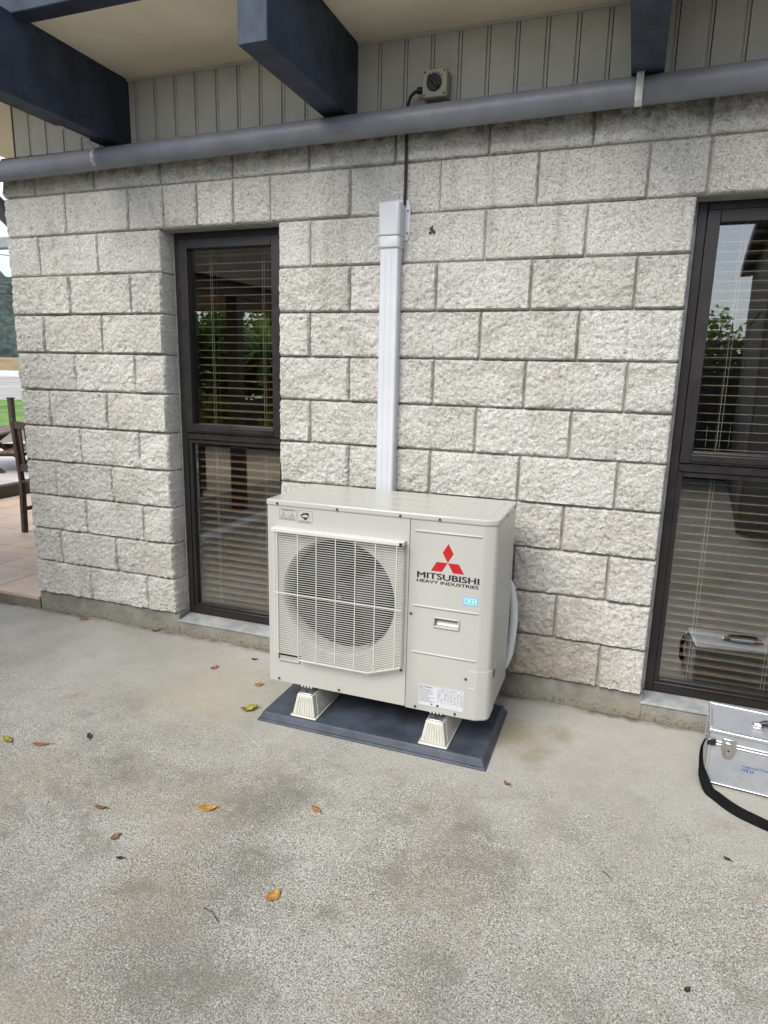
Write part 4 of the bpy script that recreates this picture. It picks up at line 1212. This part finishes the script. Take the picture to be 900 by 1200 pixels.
def picnic_table(loc, rz, label):
    t_ = thing('garden_table', label, 'table', loc, rz)
    for i in range(6):
        m = MB(); xx = -.40 + i * .16; m.box(xx - .075, xx + .075, -.75, .75, .60, .635); m.build('top_plank', 'table_wood', t_, bevel=.004)
    for yy in (-.5, .5):
        for s in (-1, 1):
            m = MB(); m.bar((s * .44, yy + s * .022, .0), (-s * .26, yy + s * .022, .598), .042, .07); m.build('leg', 'dark_wood', t_, bevel=.004)
        m = MB(); m.bar((-.72, yy + .07, .30), (.72, yy + .07, .30), .04, .08); m.build('bearer', 'dark_wood', t_, bevel=.004)
    for s in (-1, 1):
        for k in (0, 1):
            m = MB(); xx = s * (.56 + k * .13); m.box(xx - .06, xx + .06, -.75, .75, .341, .371); m.build('seat_plank', 'table_wood', t_, bevel=.004)
    return t_
pt_ = picnic_table((-7.45, 2.9, 0.082), R(30), 'reddish wooden picnic table on the pale upper terrace tiles')
pt_.scale = (.8, .8, .74)
m = MB(); m.box(-.045, .045, -.045, .045, 0, .95); m.box(-.055, .055, -.055, .055, .95, .975)
o = tag(m.build('fence_post', 'dark_wood', bevel=.004), 'dark square post at the edge of the lawn', 'post'); o.location = (-11.6, 6.9, -0.3)
aw = thing('verandah_roof', 'white fascia and grey gutter of a verandah roof past the house corner', 'roof', (-9.2, 4.6, -0.30))
m = MB(); m.box(-2.6, 1.1, -.05, 0.0, 3.34, 3.68); m.build('fascia', 'white_paint', aw, bevel=.01)
m = MB(); m.box(-2.6, 1.12, -.16, -.052, 3.20, 3.36); m.build('gutter', 'pipe_grey', aw, bevel=.02)
for xx in (-2.4, ):
    for yy in (0.1, 2.8):
        m = MB(); m.box(xx - .05, xx + .05, yy - .05, yy + .05, 0, 3.30); m.build('post', 'white_paint', aw)
m = MB(); m.add([(-2.6, -.05, 3.685), (1.1, -.05, 3.685), (1.1, 3.0, 4.2), (-2.6, 3.0, 4.2), (-2.6, -.05, 3.72), (1.1, -.05, 3.72), (1.1, 3.0, 4.24), (-2.6, 3.0, 4.24)], [(0, 3, 2, 1), (4, 5, 6, 7), (0, 1, 5, 4), (1, 2, 6, 5), (2, 3, 7, 6), (3, 0, 4, 7)]); m.build('roof_sheet', 'white_paint', aw)
m = MB(); m.box(.95, 1.05, 2.75, 2.85, 0, 3.30); m.build('post', 'white_paint', aw)
for i, (zz, d_) in enumerate(((7.2, 40), (5.75, 40.3), (5.3, 40.6))):
    q = D * d_
    m = MB()
    n_ = 14
    m.tube([(q.x + N.x * s * 6, q.y + N.y * s * 6, zz - 0.35 + 0.012 * s * s) for s in range(-n_, n_ + 1)], 0.022, 5)
    tag(m.build('overhead_wire', 'rubber'), ('highest', 'middle', 'lowest')[i] + ' overhead power line crossing the sky before the wooded hill', 'power line', 'overhead power lines')
for s in (-14 * 6, 14 * 6):
    q = D * 40.3 + N * s
    m = MB(); m.tube([(q.x, q.y, -0.37), (q.x, q.y, 9.6)], [.16, .11], 12); m.bar((q.x - .9 * D.x, q.y - .9 * D.y, 9.2), (q.x + .9 * D.x, q.y + .9 * D.y, 9.2), .12, .12)
    tag(m.build('power_pole', 'bark'), 'wooden power pole carrying the overhead lines past the ' + ('lawn' if s < 0 else 'terrace side'), 'pole', 'power poles')

# ------------------------------------------------------------------ garden opposite the house (mirrored in the glass)
def foliage(center, rad, n_, size, seed, flat=0.0):
    rnd = random.Random(seed)
    vs_, fs_ = [], []
    clumps = []
    for i in range(max(6, n_ // 140)):
        while True:
            q = Vector((rnd.uniform(-1, 1), rnd.uniform(-1, 1), rnd.uniform(-1, 1)))
            if q.length < 1: break
        q = q * (0.55 + 0.4 * rnd.random())
        clumps.append((q, rnd.uniform(.22, .42)))
    for i in range(n_):
        c_, r_ = rnd.choice(clumps)
        d_ = Vector((rnd.gauss(0, 1), rnd.gauss(0, 1), rnd.gauss(0, 1))).normalized() * r_ * rnd.random() ** .4
        q = c_ + d_
        p_ = Vector((center[0] + q.x * rad[0], center[1] + q.y * rad[1], center[2] + q.z * rad[2]))
        a = Vector((rnd.gauss(0, 1), rnd.gauss(0, 1), rnd.gauss(0, .6))).normalized() * size * rnd.uniform(.6, 1.3)
        b = a.cross(Vector((rnd.gauss(0, 1), rnd.gauss(0, 1), rnd.gauss(0, 1)))).normalized() * size * .45
        k = len(vs_)
        vs_ += [p_ - a, p_ + b, p_ + a, p_ - b]
        fs_.append((k, k + 1, k + 2, k + 3))
    m = MB(); m.v = [tuple(v) for v in vs_]; m.f = fs_
    return m
def fol_obj(m, name, mat, parent):
    me = bpy.data.meshes.new(name); me.from_pydata(m.v, [], m.f); me.update()
    return mkobj(name, me, mat, parent)
def tree(name, label, cat, loc, h, rad, n_, size, mat, seed, group=None, trunk=0.09, cz=None):
    t_ = thing(name, label, cat, loc, 0, group)
    zc = cz if cz else h - rad[2]
    rnd = random.Random(seed + 50)
    m = MB(); m.tube([(0, 0, -.12), (rnd.uniform(-.1, .1), rnd.uniform(-.1, .1), zc * .5), (rnd.uniform(-.15, .15), rnd.uniform(-.1, .1), zc + rad[2] * .3)], [trunk, trunk * .75, trunk * .3], 10)
    for i in range(5):
        a = rnd.uniform(0, 6.28); r_ = rnd.uniform(.4, .75)
        m.tube([(0, 0, zc * .55), (math.cos(a) * rad[0] * r_ * .5, math.sin(a) * rad[1] * r_ * .5, zc * .9), (math.cos(a) * rad[0] * r_, math.sin(a) * rad[1] * r_, zc + rad[2] * .35)], [trunk * .5, trunk * .35, trunk * .12], 7)
    m.build('trunk', 'bark', t_, smooth=True)
    fol_obj(foliage((0, 0, zc), rad, n_, size, seed), 'crown', mat, t_)
    return t_
GB = G - 0.05
hd = [('leafy green shrub', (-9.6, -8.6), 3.1, 'leaf_green'), ('dark glossy shrub', (-8.3, -9.2), 3.3, 'leaf_dark'), ('tall green shrub', (-7.1, -9.5), 3.4, 'leaf_green'),
      ('dark evergreen shrub', (-5.7, -9.0), 3.2, 'leaf_dark'), ('bright green shrub', (-4.3, -9.4), 2.9, 'leaf_green'), ('dark rounded shrub', (-2.8, -9.3), 2.7, 'leaf_dark')]
nb_ = ['next to the grey paling fence end', 'behind the paling fence', 'behind the spiky palm', 'beside the spiky palm', 'opposite the outdoor unit', 'nearest the lattice fence']
for i, (nm, (x, y_), h, mt) in enumerate(hd):
    tree('shrub', nm + ' growing ' + nb_[i], 'shrub', (x, y_, GB), h, (1.05, .85, h * .48), 6500, .085, mt, 20 + i, 'shrubs along the garden bed', cz=h * .52)
for i, (x, y_, mt, lb) in enumerate(((-7.6, -7.75, 'leaf_lime', 'low lime-yellow bush at the foot of the paling fence'), (-5.9, -7.8, 'leaf_lime', 'low yellow-green bush in front of the spiky palm'), (-8.9, -7.8, 'leaf_green', 'low green bush at the edge of the tan yard'))):
    tree('garden_bush', lb, 'bush', (x, y_, GB), 1.25, (.8, .5, .6), 2600, .045, mt, 40 + i, 'low garden bushes', trunk=.03)
# spiky palm
pt = thing('cabbage_palm', 'spiky palm with long strap leaves in the garden bed', 'palm', (-6.75, -8.2, GB))
m = MB(); m.tube([(0, 0, -.1), (.03, 0, .8), (-.02, .02, 1.75)], [.11, .085, .07], 12); m.build('trunk', 'bark', pt, smooth=True)
m = MB(); rnd = random.Random(8)
for i in range(150):
    a = rnd.uniform(0, 6.283); el = rnd.uniform(-.7, 1.45); L = rnd.uniform(.75, 1.15)
    d_ = Vector((math.cos(a) * math.cos(el), math.sin(a) * math.cos(el), math.sin(el)))
    sd = Vector((-math.sin(a), math.cos(a), 0)) * .024
    p0 = Vector((-.02, .02, 1.72 + rnd.uniform(-.12, .12))); p1 = p0 + d_ * L * .55; p2 = p0 + d_ * L + Vector((0, 0, -.22 * L))
    m.add([p0 - sd * .5, p0 + sd * .5, p1 + sd, p1 - sd, p2], [(0, 1, 2, 3), (3, 2, 4)])
fol_obj(m, 'crown', 'palm_green', pt)
# paling fence
fe = thing('paling_fence', 'weathered grey paling fence behind the low bushes', 'fence', (-7.9, -8.35, GB))
pm = MB(); pm.box(-.07, .07, -.01, .01, 0, .95); pme = pm.mesh('paling'); pme.materials.append(MT['fence_grey'])
for i in range(14):
    o = mkobj('paling', pme, None, fe); o.location = (-1.0 + i * .148, .03, -.05)
for zz in (.2, .72):
    m = MB(); m.box(-1.1, 1.05, -.04, .018, zz - .04, zz + .04); m.build('rail', 'fence_grey', fe)
for xx in (-1.05, 1.0):
    m = MB(); m.box(xx - .05, xx + .05, -.14, -.042, -.15, .92); m.build('post', 'fence_grey', fe)
# lean-to beside the yard: posts, beam and boarded underside
lt = thing('lean_to', 'dark timber lean-to with posts and low beam beside the yard', 'lean-to', (-3.95, -2.8, G - 0.02))
for yy in (0.0, -3.4, 1.75):
    m = MB(); m.box(-.062, .062, yy - .062, yy + .062, 0.0 if yy else 0.02, 2.155); m.build('post', 'dark_wood', lt, bevel=.006)
m = MB(); m.box(-.05, .05, -3.8, 1.95, 2.156, 2.30); m.build('beam', 'dark_wood', lt, bevel=.006)
for yy in (0.0, -3.4, 1.75):
    m = MB(); m.box(-4.0, -3.88, yy - .06, yy + .06, 0.0, 2.41); m.build('post', 'dark_wood', lt)
m = MB(); m.add([(.12, -3.9, 2.302), (.12, 2.0, 2.302), (-4.2, 2.0, 2.42), (-4.2, -3.9, 2.42), (.12, -3.9, 2.34), (.12, 2.0, 2.34), (-4.2, 2.0, 2.46), (-4.2, -3.9, 2.46)],
                [(0, 3, 2, 1), (4, 5, 6, 7), (0, 1, 5, 4), (1, 2, 6, 5), (2, 3, 7, 6), (3, 0, 4, 7)])
m.build('roof_boards', 'roof_under', lt)
for i in range(3):
    m = MB(); m.box(.122, .142, -3.9, 2.0, 2.285 + i * .16, 2.4453 + i * .16); m.build('sky_block_board', 'roof_under', lt, bevel=.004)  # boards added above the roof edge to block bright sky in the window reflection
wood_chair((-5.05, -3.35, G - 0.02), R(60), 'dark wooden slatted chair in the tan yard behind the lean-to post')
# neighbouring house, lattice fence and tree
nh = thing('garage', 'grey corrugated garage with dark eaves across the patio', 'garage', (3.06, -5.58, G - .02), R(5.4))
m = MB(); m.plate([(-1.98, .0), (2.2, .0), (2.2, 3.9), (-1.98, 2.98)], -1.9, 1.9); m.build('wall', 'neigh_wall', nh)
m = MB()
for i in range(48):
    yy = -1.88 + i * .079
    if -1.0 < yy < 1.25: m.box(-2.0, -1.979, yy - .018, yy + .018, 2.15, 2.93)
    else: m.box(-2.0, -1.979, yy - .018, yy + .018, .02, 2.93)
tag(m.build('corrugation', 'neigh_wall', nh), kind='stuff')
m = MB(); m.box(-1.992, -1.981, -.98, 1.23, .02, 2.13); m.build('door', 'fence_dark', nh)
m = MB(); m.add([(-2.06, -2.2, 2.90), (-2.06, 2.2, 2.90), (2.5, 2.2, 3.93), (2.5, -2.2, 3.93), (-2.06, -2.2, 3.04), (-2.06, 2.2, 3.04), (2.5, 2.2, 4.07), (2.5, -2.2, 4.07)],
                [(0, 3, 2, 1), (4, 5, 6, 7), (0, 1, 5, 4), (1, 2, 6, 5), (2, 3, 7, 6), (3, 0, 4, 7)]); m.build('roof', 'roof_dark', nh)
m = MB(); m.box(-2.15, -2.062, -2.2, 2.2, 2.90, 3.03); m.build('gutter', 'roof_dark', nh, bevel=.02)
lf_ = thing('lattice_fence', 'dark boarded fence with lattice top beside the grey garage', 'fence', (0.2, -7.75, GB))
pm = MB(); pm.box(-.072, .072, -.01, .01, 0, 1.62); pme = pm.mesh('paling'); pme.materials.append(MT['fence_dark'])
for i in range(20):
    o = mkobj('paling', pme, None, lf_); o.location = (-1.75 + i * .15, 0, -.05)
m = MB()
for i in range(24):
    xx = -1.8 + i * .13
    m.bar((xx, .012, 1.62), (min(xx + .36, 1.2), .012, 1.62 + .36 * (min(xx + .36, 1.2) - xx) / .36), .006, .028)
    m.bar((min(xx + .36, 1.2), .022, 1.62), (xx, .022, 1.62 + .36 * (min(xx + .36, 1.2) - xx) / .36), .006, .028)
m.build('lattice', 'fence_grey', lf_)
m = MB(); m.box(-1.85, 1.25, -.03, .03, 1.985, 2.03); m.box(-1.85, 1.25, -.03, -.0105, 1.54, 1.6); m.build('rail', 'fence_grey', lf_)
for xx in (-1.9, 1.28):
    m = MB(); m.box(xx - .045, xx + .045, -.05, .05, -.15, 2.05); m.build('post', 'fence_grey', lf_)
tree('garden_tree', 'small leafy tree rising behind the lattice fence', 'tree', (0.95, -8.7, -0.33), 2.95, (.85, .7, 1.25), 3200, .06, 'leaf_dark', 77)
